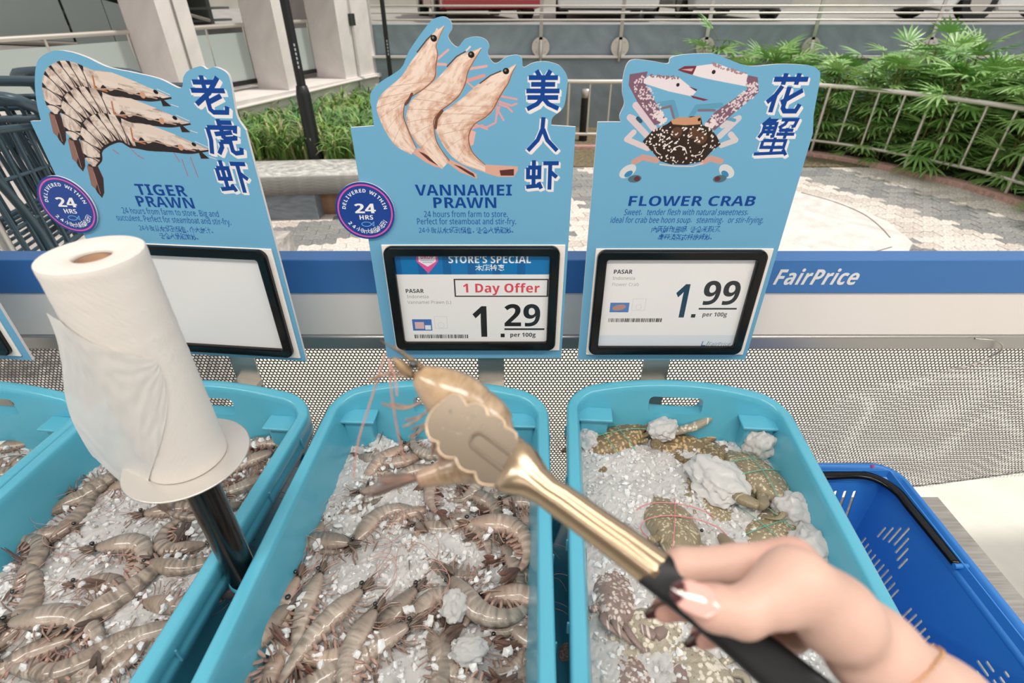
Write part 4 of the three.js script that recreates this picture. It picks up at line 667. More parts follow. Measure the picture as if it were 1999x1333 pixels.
// 3: flower crab
const K4 = (x, y) => [1200 + x / 5.1267, 110 + y / 5.1267];
sign({
  label: 'blue flower crab sign priced 1.99 without a round badge', x: 0.295, z: -0.85, yaw: 0, sides: [-0.165, 0.166], bottom: 1.194, shoulderL: 1.636, shoulderR: 1.62,
  contour: [[1212, 238], [1210, 225], [1219, 202], [1215, 180], [1217, 150], [1225, 124], [1240, 116], [1277, 120], [1304, 124], [1311, 112], [1342, 106], [1393, 105], [1423, 116], [1464, 129], [1524, 125], [1580, 128], [1597, 136], [1601, 152], [1590, 215], [1588, 232]],
  frame: [-0.147, 0.148, 1.213, 1.43], strip: -0.006,
  draw(ctx, C) {
    const u = RES * 0.0006, q = (l) => l.map(([x, y]) => C(...K4(x, y))), r = rng(31);
    const limb = (l, c, w) => poly(ctx, q(l), null, c, u * w);
    // thin legs
    limb([[440, 480], [580, 460], [620, 600]], '#5e9cba', 12); limb([[470, 520], [560, 500], [590, 610]], '#7d6f80', 6); limb([[1060, 490], [820, 510], [750, 620]], '#5e9cba', 13); limb([[1000, 540], [840, 540]], '#7d6f80', 6);
    limb([[210, 490], [390, 720]], '#d8c6cf', 16); limb([[240, 650], [150, 610], [320, 790]], '#d5c5cb', 15); limb([[190, 760], [120, 830], [330, 920]], '#d9c8ca', 14); limb([[1080, 690], [1240, 620], [1050, 800]], '#cfc8cf', 15); limb([[1160, 780], [1210, 840], [1070, 890]], '#d3c9cb', 14); limb([[1200, 640], [1120, 620]], '#5e9cba', 8); limb([[230, 620], [260, 650]], '#2d556b', 9);
    // paddles
    limb([[420, 1040], [280, 1010], [190, 1060]], '#c99c92', 15); limb([[880, 1060], [960, 1020], [1060, 1050]], '#c99c92', 15);
    for (const s of [[130, 1150, -0.6, 1], [1120, 1150, 0.6, -1]]) { const [a, b] = q([[s[0], s[1]]])[0]; blob(ctx, a, b, u * 24, u * 15, s[2], '#d3d3d6'); blob(ctx, a + u * 3 * s[3], b + u * 7, u * 12, u * 7, s[2], '#3c86b4'); const [c, d] = q([[s[0] + 70 * s[3], s[1] + 75]])[0]; blob(ctx, c, d, u * 18, u * 10, -0.1, '#4f6f7d'); blob(ctx, c + u * 6 * s[3], d, u * 8, u * 7, 0, '#5d3640'); }
    // claw arms
    const spots = (x0, y0, x1, y1, w, n, c, lo = 8, hi = 17) => { for (let i = 0; i < n; i++) { const t = r(), o = (r() - 0.5) * w, L2 = Math.hypot(x1 - x0, y1 - y0), x = lerp(x0, x1, t) - (y1 - y0) / L2 * o, y = lerp(y0, y1, t) + (x1 - x0) / L2 * o, [a, b] = q([[x, y]])[0]; blob(ctx, a, b, u * rr(lo, hi, r) * 0.2, u * rr(lo, hi, r) * 0.14, r() * 3, c); } };
    poly(ctx, q([[150, 180], [330, 150], [300, 260], [440, 520], [520, 640], [400, 690], [230, 460], [140, 290]]), '#7c5c6e'); spots(220, 230, 430, 600, 150, 120, '#dccbd0'); spots(420, 560, 490, 660, 80, 40, '#e4d6d8', 14, 24);
    poly(ctx, q([[1340, 190], [1430, 210], [1440, 360], [1200, 560], [1000, 740], [890, 690], [1000, 560], [1190, 430], [1330, 330], [1300, 260]]), '#7c5c6e'); spots(1370, 250, 1390, 370, 110, 50, '#dccbd0'); spots(1360, 370, 980, 660, 110, 130, '#dccbd0'); spots(1000, 640, 930, 710, 70, 40, '#e4d6d8', 14, 24);
    // pincers
    poly(ctx, q([[290, 230], [350, 190], [640, 210], [740, 290], [820, 350], [770, 400], [540, 350], [290, 270]]), '#e4d9df'); spots(350, 195, 640, 215, 30, 30, '#8d6a70'); poly(ctx, q([[760, 390], [940, 435], [890, 445], [780, 415]]), '#74303e'); poly(ctx, q([[740, 300], [825, 330], [815, 350]]), '#54364a'); { const [a, b] = q([[632, 285]])[0]; blob(ctx, a, b, u * 4, u * 4, 0, '#2d2028'); }
    poly(ctx, q([[790, 100], [1020, 70], [1180, 130], [1330, 180], [1310, 300], [1000, 240], [860, 210], [760, 180]]), '#e6dce0'); poly(ctx, q([[630, 135], [700, 98], [820, 95], [780, 185], [690, 160]]), '#74303e'); poly(ctx, q([[660, 130], [790, 120], [770, 150]]), '#c9aab0'); spots(960, 75, 1320, 180, 30, 40, '#a68088'); { const [a, b] = q([[990, 157]])[0]; blob(ctx, a, b, u * 4.5, u * 4.5, 0, '#2d2028'); }
    // carapace
    const shell = [[280, 850], [380, 740], [520, 680], [600, 620], [680, 640], [760, 600], [860, 600], [880, 690], [960, 720], [1020, 800], [1060, 880], [960, 960], [880, 1050], [720, 1085], [560, 1080], [460, 1050], [390, 970]];
    poly(ctx, q(shell), '#33261f'); poly(ctx, q([[560, 640], [640, 610], [760, 610], [860, 590], [860, 680], [700, 690], [580, 680]]), '#c79472');
    ctx.save(); ctx.beginPath(); q(shell).forEach(([x, y], i) => (i ? ctx.lineTo(x, y) : ctx.moveTo(x, y))); ctx.clip();
    for (const [x, y, a] of [[620, 760, 26], [790, 770, 26], [860, 820, 30]]) { const [c, d] = q([[x, y]])[0]; blob(ctx, c, d, u * a * 0.55, u * a * 0.5, 0, '#5d4030'); }
    for (let i = 0; i < 230; i++) { const x = rr(290, 1050, r), y = rr(690, 1080, r), rim = Math.abs(x - 670) / 380 + Math.abs(y - 860) / 260; if (r() > 0.25 + 0.6 * rim) continue; const [a, b] = q([[x, y]])[0]; blob(ctx, a, b, u * rr(1.8, 3.6, r), u * rr(1.3, 2.4, r), r() * 3, '#e6ddd8'); }
    poly(ctx, q([[560, 960], [610, 910], [650, 895], [700, 915], [720, 970]]), null, '#efe8e4', u * 2.6); poly(ctx, q([[395, 910], [420, 960], [460, 985]]), null, '#e3d6d0', u * 2.4); poly(ctx, q([[780, 1000], [860, 980], [890, 930]]), null, '#e3d6d0', u * 2.4); for (const [a, b] of [[520, 830], [545, 870], [600, 870], [740, 810], [800, 850], [500, 900], [690, 740], [830, 740]]) poly(ctx, q([[a, b], [a + 30, b - 20]]), null, '#efe8e4', u * 3.4);
    ctx.restore(); poly(ctx, q([[450, 1080], [620, 1100], [780, 1100], [880, 1070]]), null, '#d8c7c8', u * 3.2); { const [a, b] = q([[845, 632]])[0]; blob(ctx, a, b, u * 3.4, u * 4, 0, '#1a1110'); }
    han(ctx, C, [['花', 1536, 181, 0.056, 0.056], ['蟹', 1514, 267, 0.058, 0.056]], 0, 0.06);
    const sz = 0.0165 * RES / 0.714, o = { weight: 'normal', hanWeight: 0.075, skew: 0.12 }, s2 = 0.0105 * RES / 0.74;
    textLine(ctx, 'FLOWER CRAB', ...C(1348, 402), sz, INK, { width: 0.212 * RES, skew: 0.06 }); textLine(ctx, 'Sweet, tender flesh with natural sweetness,', ...C(1341, 420), s2, INK, { ...o, width: 0.212 * RES }); textLine(ctx, 'ideal for crab bee hoon soup, steaming, or stir-frying.', ...C(1340, 435), s2, INK, { ...o, width: 0.258 * RES });
    textLine(ctx, '肉质鲜甜细腻,适合米粉汤、', ...C(1340, 452), 0.0115 * RES, INK, { ...o, width: 0.122 * RES }); textLine(ctx, '姜蒜清蒸或辣椒爆炒。', ...C(1338, 467), 0.0115 * RES, INK, { ...o, width: 0.096 * RES });
  },
  card(ctx, w, h) {
    ctx.fillStyle = '#d9dee8'; ctx.fillRect(0, h * 0.83, w, h * 0.17);
    textLine(ctx, 'PASAR', w * 0.085, h * 0.19, h * 0.055, '#2b2b2e', { align: 'left' }); textLine(ctx, 'Indonesia', w * 0.085, h * 0.25, h * 0.045, '#a4a4aa', { align: 'left', weight: 'normal' }); textLine(ctx, 'Flower Crab', w * 0.085, h * 0.31, h * 0.045, '#b4b4ba', { align: 'left', weight: 'normal' });
    textLine(ctx, '1', w * 0.56, h * 0.635, h * 0.48, '#123d56', { width: w * 0.125 }); textLine(ctx, '99', w * 0.80, h * 0.50, h * 0.335, '#23292d', { width: w * 0.25 }); ctx.fillStyle = '#23292d'; ctx.fillRect(w * 0.675, h * 0.535, w * 0.25, h * 0.016); ctx.fillRect(w * 0.635, h * 0.60, w * 0.028, h * 0.036); textLine(ctx, 'per 100g', w * 0.79, h * 0.625, h * 0.06, '#4a4a50', { width: w * 0.165 });
    ctx.fillStyle = '#4f7fc0'; ctx.fillRect(w * 0.09, h * 0.48, w * 0.125, h * 0.10); ctx.fillStyle = '#b58a80'; ctx.beginPath(); ctx.ellipse(w * 0.15, h * 0.53, w * 0.045, h * 0.03, -0.2, 0, 7); ctx.fill(); ctx.strokeStyle = '#cacace'; ctx.lineWidth = 2; ctx.strokeRect(w * 0.235, h * 0.44, w * 0.085, h * 0.12); ctx.beginPath(); ctx.arc(w * 0.278, h * 0.525, w * 0.018, 0, 7); ctx.stroke();
    barcode(ctx, w * 0.09, h * 0.645, w * 0.36, h * 0.04, 9);
    textLine(ctx, 'FairPrice', w * 0.87, h * 0.95, h * 0.055, '#7d8fae', { width: w * 0.155, weight: 'normal', skew: 0.2 }); poly(ctx, [[w * 0.755, h * 0.90], [w * 0.75, h * 0.945], [w * 0.775, h * 0.945]], null, '#2f5fa8', 5); poly(ctx, [[w * 0.785, h * 0.945], [w * 0.795, h * 0.90]], null, '#3a9a86', 5);
  },
});
// 4: the sign at the left edge, only its lower right corner in view
sign({
  label: 'blue price sign at the far left edge, only its lower corner in view', x: -1.098, z: -0.85, yaw: -6 * Math.PI / 180, sides: [-0.17, 0.17], bottom: 1.205, shoulderL: 1.63, shoulderR: 1.63, straight: true,
  contour: [[-700, 235], [-700, 60], [-420, 60], [-420, 235]], frame: [-0.15, 0.145, 1.22, 1.437], strip: 0.02,
});

// ---------------- bins: turquoise tubs on upturned tubs
const RIM = 1.16, BW = 0.41, BL = 0.66, BD = 0.23;
const binGeo = (() => {
  const N = 20, ring = (o, y, lift = 0) => {       // rounded rectangle, o metres out from the inner top edge
    const hw = BW / 2 - 0.022 + o, hl = BL / 2 - 0.022 + o, r = Math.max(0.010, 0.034 + o), pts = [];
    const corner = (cx, cz, a0) => { for (let i = 0; i <= N / 2; i++) { const a = a0 + i / (N / 2) * Math.PI / 2; pts.push([cx + Math.cos(a) * r, cz + Math.sin(a) * r]); } };
    const edge = (x0, z0, x1, z1, n) => { for (let i = 1; i < n; i++) pts.push([lerp(x0, x1, i / n), lerp(z0, z1, i / n)]); };
    corner(hw - r, hl - r, 0); edge(hw - r, hl, -hw + r, hl, 16); corner(-hw + r, hl - r, Math.PI / 2); edge(-hw, hl - r, -hw, -hl + r, 10); corner(-hw + r, -hl + r, Math.PI); edge(-hw + r, -hl, hw - r, -hl, 16); corner(hw - r, -hl + r, Math.PI * 1.5); edge(hw, -hl + r, hw, hl - r, 10);
    return pts.map(([x, z]) => V(x, y + lift * 0.034 * (1 - (x / hw) ** 2) * sstep(hl - 0.075, hl - 0.01, Math.abs(z)), z));
  };
  const t = (y) => y * 0.13;       // walls taper inwards going down
  const R0 = [ring(t(-BD + 0.006) - 0.02, -BD + 0.004), ring(t(-BD + 0.012), -BD + 0.014), ring(t(-0.09), -0.09, 0.3), ring(-0.001, -0.012, 1), ring(0.0012, -0.003, 1), ring(0.005, 0, 1), ring(0.017, 0, 1), ring(0.0205, -0.0025, 1), ring(0.022, -0.007, 1), ring(0.022, -0.022, 0.9), ring(0.0185, -0.024, 0.9), ring(0.0185, -0.034, 0.8), ring(0.021, -0.036, 0.8), ring(0.021, -0.050, 0.7), ring(0.012, -0.052, 0.6), ring(0.006 + t(-0.06), -0.056, 0.5), ring(0.004 + t(-0.1), -0.1, 0.2), ring(0.004 + t(-BD), -BD + 0.004), ring(t(-BD) - 0.004, -BD)];
  return loft(R0.reverse(), true, true);
})();
const binParts = (() => {
  const a = new Brush(binGeo, M.bin), ev = new Evaluator(); ev.attributes = ['position', 'normal', 'uv']; let out = a;
  for (const s of [-1, 1]) { const b = new Brush(new RoundedBoxGeometry(0.10, 0.036, 0.12, 3, 0.010)); b.position.set(0, -0.010, s * BL / 2); b.updateMatrixWorld(); out = ev.evaluate(out, b, SUBTRACTION); }
  const g = out.geometry; g.clearGroups();
  // little shelf in each corner, and ribs under the flange
  const shelf = (sx, sz) => { const w = 0.058, d = 0.034, x = sx * (BW / 2 - 0.026 - w / 2), z = sz * (BL / 2 - 0.028 - d / 2); return join([rbox(w + 0.006, 0.006, d + 0.004, 0.0025, x, -0.026, z), rbox(w - 0.004, 0.15, d - 0.004, 0.006, x + sx * 0.002, -0.102, z + sz * 0.002)]); };
  return { shell: g, shelves: [[-1, -1], [1, -1], [-1, 1], [1, 1]].map(([a2, b2]) => shelf(a2, b2)), rib: rbox(0.004, 0.024, 0.003, 0.001) };
})();
function bin(name, label, x, z, deg, y = RIM, flip = false) {
  const t = thing(name, label, flip ? 'tub' : 'bin', [x, y, z], deg * Math.PI / 180, flip ? 'upturned tubs under the bins' : 'turquoise seafood bins');
  part('shell', binParts.shell, M.bin, t); for (const s of binParts.shelves) part('corner_ledge', s, M.bin, t);
  for (const sx of [-1, 1]) for (let i = 0; i < 5; i++) { const r = part('rib', binParts.rib, M.bin, t); r.position.set(sx * (BW / 2 + 0.0005), -0.029, -0.24 + i * 0.12); }
  if (flip) t.rotation.set(Math.PI, deg * Math.PI / 180, 0);
  return t;
}
const BINS = { far: [-1.012, -0.46, -6], tiger: [-0.598, -0.46, -4.9], vann: [-0.148, -0.46, -2.2], crab: [0.285, -0.46, -4.4] };
bin('seafood_bin', 'turquoise seafood bin at the left edge, cut by the picture frame', ...BINS.far);
bin('seafood_bin', 'turquoise seafood bin of tiger prawns behind the bag roll', ...BINS.tiger);
bin('seafood_bin', 'turquoise seafood bin of vannamei prawns below the tongs', ...BINS.vann);
bin('seafood_bin', 'turquoise seafood bin of flower crabs beside the blue basket', ...BINS.crab);
for (const [k, w] of [['far', 'the leftmost bin'], ['tiger', 'the tiger prawn bin'], ['vann', 'the vannamei prawn bin'], ['crab', 'the crab bin']]) bin('upturned_tub', 'upturned turquoise tub carrying ' + w, BINS[k][0], BINS[k][1], BINS[k][2], 0.7, true);

// ---------------- crushed ice: a lumpy bed with loose chips
const iceTex = dataTex(256, (u, v) => { const k = 0.5 + 0.5 * tileN(u, v, 90, 4, 4); return [k, k, k]; }, false, 9);
const iceM = P({ color: rgb(0.95, 0.94, 0.93), roughness: 0.4, clearcoat: 0.3, clearcoatRoughness: 0.2, bumpMap: iceTex, bumpScale: 0.0012 });
const chipM = P({ color: rgb(0.95, 0.96, 0.97), roughness: 0.14, transmission: 0.3, thickness: 0.006, ior: 1.31 });
const chipG = [0, 1, 2, 3].map((k) => { const g = new THREE.IcosahedronGeometry(1, 0), p = g.attributes.position, c = {}; const r = rng(k + 40); for (let i = 0; i < p.count; i++) { const key = [p.getX(i), p.getY(i), p.getZ(i)].map((q) => q.toFixed(2)).join(); c[key] ??= [rr(0.55, 1.2, r), rr(0.4, 0.9, r), rr(0.55, 1.2, r)]; const s = c[key]; p.setXYZ(i, p.getX(i) * s[0], p.getY(i) * s[1], p.getZ(i) * s[2]); } g.computeVertexNormals(); return g; });
const toBin = (k, x, z) => { const [bx, bz, d] = BINS[k], a = d * Math.PI / 180; return V(bx + x * Math.cos(a) + z * Math.sin(a), 0, bz - x * Math.sin(a) + z * Math.cos(a)); };
const fromBin = (k, p) => { const [bx, bz, d] = BINS[k], a = d * Math.PI / 180, x = p.x - bx, z = p.z - bz; return [x * Math.cos(a) - z * Math.sin(a), x * Math.sin(a) + z * Math.cos(a)]; };
const LEVEL = { far: RIM - 0.11, tiger: RIM - 0.088, vann: RIM - 0.095, crab: RIM - 0.085 };
const iceH = (k, x, z) => { const s = { far: 1, tiger: 5, vann: 9, crab: 14 }[k], e = sstep(0.17, 0.19, Math.abs(x)) + sstep(0.28, 0.315, Math.abs(z)); return LEVEL[k] + 0.014 * fbm(x * 9, z * 9, s, 2) + 0.008 * (z < 0 ? -z : -z * 0.5) + (k === 'crab' ? 0.012 * sstep(0.05, -0.12, x) : 0) - (k === 'vann' ? 0.01 * sstep(0.02, 0.16, x) : 0) - 0.006 * e; };
function ice(k, label, seed) {
  const [bx, bz, deg] = BINS[k], t = thing('crushed_ice', label, 'ice', [bx, 0, bz], deg * Math.PI / 180); t.userData.kind = 'stuff';
  const nx = 130, nz = 210, hw = 0.1745, hl = 0.300, pos = [], idx = [], uv = [];
  for (let j = 0; j <= nz; j++) for (let i = 0; i <= nx; i++) {
    let x = lerp(-hw, hw, i / nx), z = lerp(-hl, hl, j / nz); const ex = Math.abs(x) - (hw - 0.04), ez = Math.abs(z) - (hl - 0.04); if (ex > 0 && ez > 0) { const q = Math.hypot(ex, ez); if (q > 0.04) { x = Math.sign(x) * (hw - 0.04 + ex / q * 0.04); z = Math.sign(z) * (hl - 0.04 + ez / q * 0.04); } }
    const c = 0.0034 * Math.abs(noise(x * 70, z * 70, seed)) + 0.0022 * Math.abs(noise(x * 160, z * 160, seed + 2)) + 0.0013 * noise(x * 330, z * 330, seed + 4); pos.push(x, iceH(k, x, z) + c, z); uv.push(x * 10, z * 10);
  }
  for (let j = 0; j < nz; j++) for (let i = 0; i < nx; i++) { const a = j * (nx + 1) + i, b = a + 1, c = a + nx + 1, d = c + 1; idx.push(a, c, b, b, c, d); }
  const g = new THREE.BufferGeometry(); g.setAttribute('position', new THREE.Float32BufferAttribute(pos, 3)); g.setAttribute('uv', new THREE.Float32BufferAttribute(uv, 2)); g.setIndex(idx); g.computeVertexNormals();
  const b = part('ice_bed', g, iceM, t); b.userData.kind = 'stuff';
  const r = rng(seed + 100), per = k === 'far' ? 80 : 420;
  chipG.forEach((cg, n) => { for (const [m, cnt, lo, hi] of [[chipM, per, 0.0022, 0.0062], [iceM, per, 0.0018, 0.0050]]) {
    const im = new THREE.InstancedMesh(cg, m, cnt), m4 = new THREE.Matrix4(), q = new THREE.Quaternion(); im.name = 'ice_chips'; im.userData.kind = 'stuff';
    for (let i = 0; i < cnt; i++) { const x = rr(-hw + 0.006, hw - 0.006, r), z = rr(-hl + 0.01, hl - 0.01, r), s = lerp(lo, hi, r() ** 2); q.setFromEuler(new THREE.Euler(r() * 6, r() * 6, r() * 6)); im.setMatrixAt(i, m4.compose(V(x, iceH(k, x, z) + s * 0.5 + 0.001, z), q, V(s * rr(0.8, 1.6, r), s, s))); }
    t.add(im); } });
}
ice('far', 'crushed ice in the leftmost bin', 31); ice('tiger', 'crushed ice around the tiger prawns', 37); ice('vann', 'crushed ice around the vannamei prawns', 43); ice('crab', 'crushed ice around the flower crabs', 53);

// ---------------- prawns
const SEG = [0.37, 0.48, 0.585, 0.685, 0.78, 0.87, 1.0];
function prawnGeo({ bend, seed, skin, fine = 1, wob = 0, fat = 1, at: bendAt = [0.30, 0.70] }) {
  const r = rng(seed), n = Math.round(58 * fine), m = Math.round(14 * fine), L = 0.118, sp = [];
  const c = (s) => Math.pow(clamp((s - bendAt[0]) / bendAt[1], 0, 1), 1.05); let x = 0, y = 0;
  for (let i = 0; i <= n; i++) { const s = i / n, th = Math.PI + bend * c(s) + wob * Math.sin(s * 4); sp.push({ s, x, y, th }); x += Math.cos(th) * L / n; y += Math.sin(th) * L / n; }
  const hh = (s) => { let h = s < 0.3 ? lerp(0.24, 1, Math.pow(Math.sin(s / 0.3 * Math.PI / 2), 0.85)) : s < 0.37 ? 1 - 0.03 * (s - 0.3) / 0.07 : lerp(0.98, 0.25, Math.pow((s - 0.37) / 0.63, 1.35)); if (s < 0.015) h *= 0.6; for (let k = 0; k < 6; k++) if (s >= SEG[k] && s < SEG[k + 1]) { const q = (s - SEG[k]) / (SEG[k + 1] - SEG[k]); h *= 0.955 + 0.075 * q; } return 0.0140 * h * fat; };
  const rings = [], cols = [];
  for (const q of sp) {
    const h = hh(q.s), w = h * 0.74, dx = Math.sin(q.th), dy = -Math.cos(q.th), ring = [];      // dorsal direction = heading turned right
    for (let j = 0; j < m; j++) { const a = j / m * Math.PI * 2, up = Math.cos(a) * h * (Math.cos(a) < 0 ? 0.86 : 1), si = Math.sin(a) * w * (1 - 0.12 * Math.max(0, -Math.cos(a))); ring.push(V(q.x + dx * up, q.y + dy * up, si));
      let near = 1; for (let k = 0; k < 6; k++) near = Math.min(near, Math.abs(q.s - SEG[k]) / 0.03); const band = Math.max(0, 1 - near), bel = sstep(0.1, -0.95, Math.cos(a)), mot = clamp(0.5 + 0.75 * fbm(q.x * 150 + seed, q.y * 150, si * 150, 4) + 0.35 * noise(q.x * 700, q.y * 700, si * 700), 0, 1), head = sstep(0.36, 0.12, q.s), tailT = sstep(0.86, 1, q.s);
      let k = mix3(skin.back, skin.pale, mot); k = mix3(k, skin.belly, bel * 0.7); k = mix3(k, skin.band, band * (0.35 + skin.stripe) + (0.5 + 0.5 * noise(q.s * 9 + seed, 0, 3)) * skin.stripe * 0.45); k = mix3(k, skin.head, head * (0.35 + 0.4 * mot) * (1 - bel * 0.6)); cols.push(...mix3(k, skin.tail, tailT * 0.6)); }
    rings.push(ring);
  }
  const body0 = loft(rings, true, true); const cnt = body0.attributes.position.count; while (cols.length < cnt * 3) cols.push(...skin.head);
  body0.setAttribute('color', new THREE.Float32BufferAttribute(cols, 3));
  const tone = (g, col) => paint(g, (p) => { const k = 0.8 + 0.4 * noise(p.x * 200, p.y * 200, p.z * 200); return col.map((v) => v * k); });
  // rostrum with its saw edge, and the mouth parts
  const ros = []; const rp = [V(0.030, 0.0035, 0), V(0.015, 0.0052, 0), V(0.0, 0.0050, 0), V(-0.018, 0.0105, 0)]; ros.push(loft(rp.map((p, i) => { const a = [0.0003, 0.0011, 0.0019, 0.0016][i]; return [p.clone().add(V(0, a, 0)), p.clone().add(V(0, 0, a * 0.6)), p.clone().add(V(0, -a, 0)), p.clone().add(V(0, 0, -a * 0.6))]; }), true, true));
  for (let i = 0; i < 5; i++) ros.push(new THREE.ConeGeometry(0.0006, 0.0024, 4).rotateZ(-0.7).translate(0.020 - i * 0.006, 0.0062 + i * 0.0008, 0));
  for (const s of [-1, 1]) ros.push(new THREE.SphereGeometry(1, 7, 5).scale(0.010, 0.0026, 0.0016).rotateZ(0.12).translate(0.008, -0.0015, s * 0.0035), new THREE.ConeGeometry(0.0018, 0.017, 5).rotateZ(-1.75).translate(0.009, -0.0045, s * 0.002));
  const body = join([body0, tone(join(ros), skin.head)]);
  // tail fan
  const e = sp[n], fan = []; for (const a of [-0.62, -0.3, 0, 0.3, 0.62]) { const l = (a === 0 ? 0.013 : 0.017) * (fat > 1 ? 1.15 : 1); fan.push(new THREE.SphereGeometry(1, 8, 5).scale(l, 0.0011, (a === 0 ? 0.0026 : 0.0048) * fat).translate(l * 0.92, 0, 0).rotateY(a).rotateX(a * 0.4)); }
  const tail = tone(join(fan).rotateZ(e.th).translate(e.x, e.y, 0), skin.tail);
  // legs: five swimmerets and five walking legs a side
  const legs = [];
  for (const s of [-1, 1]) {
    for (let k = 0; k < 5; k++) { const q = sp[Math.round(n * (SEG[k] + 0.055))], h = hh(q.s), dx = Math.sin(q.th), dy = -Math.cos(q.th), bx = q.x - dx * h * 0.8, by = q.y - dy * h * 0.8, f = rr(-0.5, 0.2, r); legs.push(new THREE.SphereGeometry(1, 5, 4).scale(0.0022, 0.0072, 0.0011).rotateZ(Math.atan2(dy, dx) - Math.PI / 2 + f).translate(bx - dx * 0.0035, by - dy * 0.0035, s * h * 0.38)); }
    for (let k = 0; k < 5; k++) { const q = sp[Math.round(n * (0.12 + k * 0.05))], h = hh(q.s), dx = Math.sin(q.th), dy = -Math.cos(q.th), b = V(q.x - dx * h * 0.8, q.y - dy * h * 0.8, s * h * 0.4), fw = 0.010 - k * 0.004 + rr(-0.003, 0.003, r); legs.push(tube([b, b.clone().add(V(fw * 0.5, -0.009, s * 0.002)), b.clone().add(V(fw * 1.6, -0.015 - k * 0.0012, s * rr(0, 0.003, r)))], 0.0008, 4, 5)); }
    legs.push(tube([V(0.002, -0.004, s * 0.002), V(0.014, -0.011, s * 0.003), V(0.02, -0.020, s * 0.003)], 0.0009, 4, 5));
  }
  const leg = tone(join(legs), skin.leg);
  const feel = []; for (const s of [-1, 1]) { const k = rr(0.6, 1.2, r); feel.push(tube([V(0.006, 0.001, s * 0.003), V(0.03, 0.004, s * 0.006), V(0.05, 0.012 * k, s * 0.008), V(0.062, 0.03 * k, s * 0.008), V(0.06, 0.052 * k, s * 0.006), V(0.045, 0.07 * k, s * 0.005)], 0.00042, 3, 22), tube([V(0.008, 0.002, s * 0.002), V(0.024, 0.006, s * 0.004), V(0.036, 0.004, s * 0.006)], 0.0005, 3, 6)); }
  const eyes = [-1, 1].map((s) => new THREE.SphereGeometry(0.0026, 10, 8).scale(1.15, 1, 0.9).translate(0.0035, 0.0042, s * 0.0052));
  // centre on the middle of the body
  body.computeBoundingBox(); const mid = body.boundingBox.getCenter(V()); for (const g of [body, tail, leg, ...feel, ...eyes]) g.translate(-mid.x, -mid.y, 0);
  return { body, tail, leg, feel, eyes, nose: [0.030 - mid.x, 0.0035 - mid.y], rump: [e.x + Math.cos(e.th) * 0.029 - mid.x, e.y + Math.sin(e.th) * 0.029 - mid.y] };
}
const shellBump = dataTex(128, (u, v) => { const k = 0.5 + 0.5 * tileN(u, v, 30, 6, 3); return [k, k, k]; }, false, 3);
const prawnM = P({ color: 0xffffff, vertexColors: true, roughness: 0.27, clearcoat: 0.8, clearcoatRoughness: 0.12, bumpMap: shellBump, bumpScale: 0.0005 });
const feelM = P({ color: rgb(0.55, 0.30, 0.25), roughness: 0.4 }), eyeM = P({ color: 0x0b0909, roughness: 0.1, clearcoat: 1 });
const SK = {
  vann: { back: [0.19, 0.155, 0.125], pale: [0.50, 0.435, 0.37], belly: [0.56, 0.45, 0.38], band: [0.10, 0.07, 0.05], head: [0.19, 0.13, 0.09], tail: [0.20, 0.12, 0.09], leg: [0.58, 0.38, 0.30], stripe: 0.05 },
  vann2: { back: [0.26, 0.185, 0.14], pale: [0.56, 0.445, 0.365], belly: [0.60, 0.45, 0.37], band: [0.14, 0.09, 0.06], head: [0.27, 0.16, 0.11], tail: [0.26, 0.12, 0.09], leg: [0.62, 0.38, 0.30], stripe: 0.03 },
  tiger: { back: [0.17, 0.13, 0.10], pale: [0.45, 0.37, 0.30], belly: [0.54, 0.42, 0.35], band: [0.06, 0.045, 0.036], head: [0.19, 0.125, 0.085], tail: [0.16, 0.10, 0.08], leg: [0.50, 0.30, 0.24], stripe: 0.24 },
  vann3: { back: [0.115, 0.10, 0.085], pale: [0.36, 0.31, 0.255], belly: [0.46, 0.36, 0.29], band: [0.07, 0.055, 0.045], head: [0.15, 0.11, 0.085], tail: [0.15, 0.09, 0.07], leg: [0.5, 0.34, 0.28], stripe: 0.08 },
  held: { back: [0.24, 0.16, 0.09], pale: [0.48, 0.35, 0.23], belly: [0.56, 0.41, 0.31], band: [0.26, 0.16, 0.09], head: [0.40, 0.26, 0.13], tail: [0.36, 0.20, 0.14], leg: [0.72, 0.46, 0.34], stripe: 0.02 },
};
const BENDS = [0.45, 1.3, 2.2, 3.2, 4.3], PV = {};
for (const k of ['vann', 'vann2', 'vann3', 'tiger']) PV[k] = BENDS.map((b, i) => prawnGeo({ bend: b, seed: 7 + i * 3 + k.length, skin: SK[k], wob: (i % 2) * 0.12 }));
function prawnThing(v, label, group) {
  const t = thing('prawn', label, 'prawn', [0, 0, 0], 0, group);
  part('body', v.body, prawnM, t); part('tail_fan', v.tail, prawnM, t); part('legs', v.leg, prawnM, t); for (const f of v.feel.filter((_, i) => i % 2 === 0)) part('antenna', f, feelM, t); for (const f of v.eyes) part('eye', f, eyeM, t);
  return t;
}
const lay = new THREE.Quaternion(), yawQ = new THREE.Quaternion(), tiltQ = new THREE.Quaternion();
const HEAD = ['right', 'upper right', 'top', 'upper left', 'left', 'lower left', 'bottom', 'lower right'], CURL = ['almost straight', 'slightly bent', 'arched', 'curled', 'tightly curled'];
function putPrawn(k, p, deg, bi, flip, scale, up, label, group, r = R) {
  const v = PV[k][bi], t = prawnThing(v, label, group); t.position.copy(p); t.scale.setScalar(scale);
  lay.setFromAxisAngle(V(1, 0, 0), (flip ? 1 : -1) * Math.PI / 2); yawQ.setFromAxisAngle(V(0, 1, 0), deg * Math.PI / 180); tiltQ.setFromEuler(new THREE.Euler(rr(-0.14, 0.14, r) + up, 0, rr(-0.14, 0.14, r)));
  t.quaternion.copy(tiltQ).multiply(yawQ).multiply(lay); return t;
}
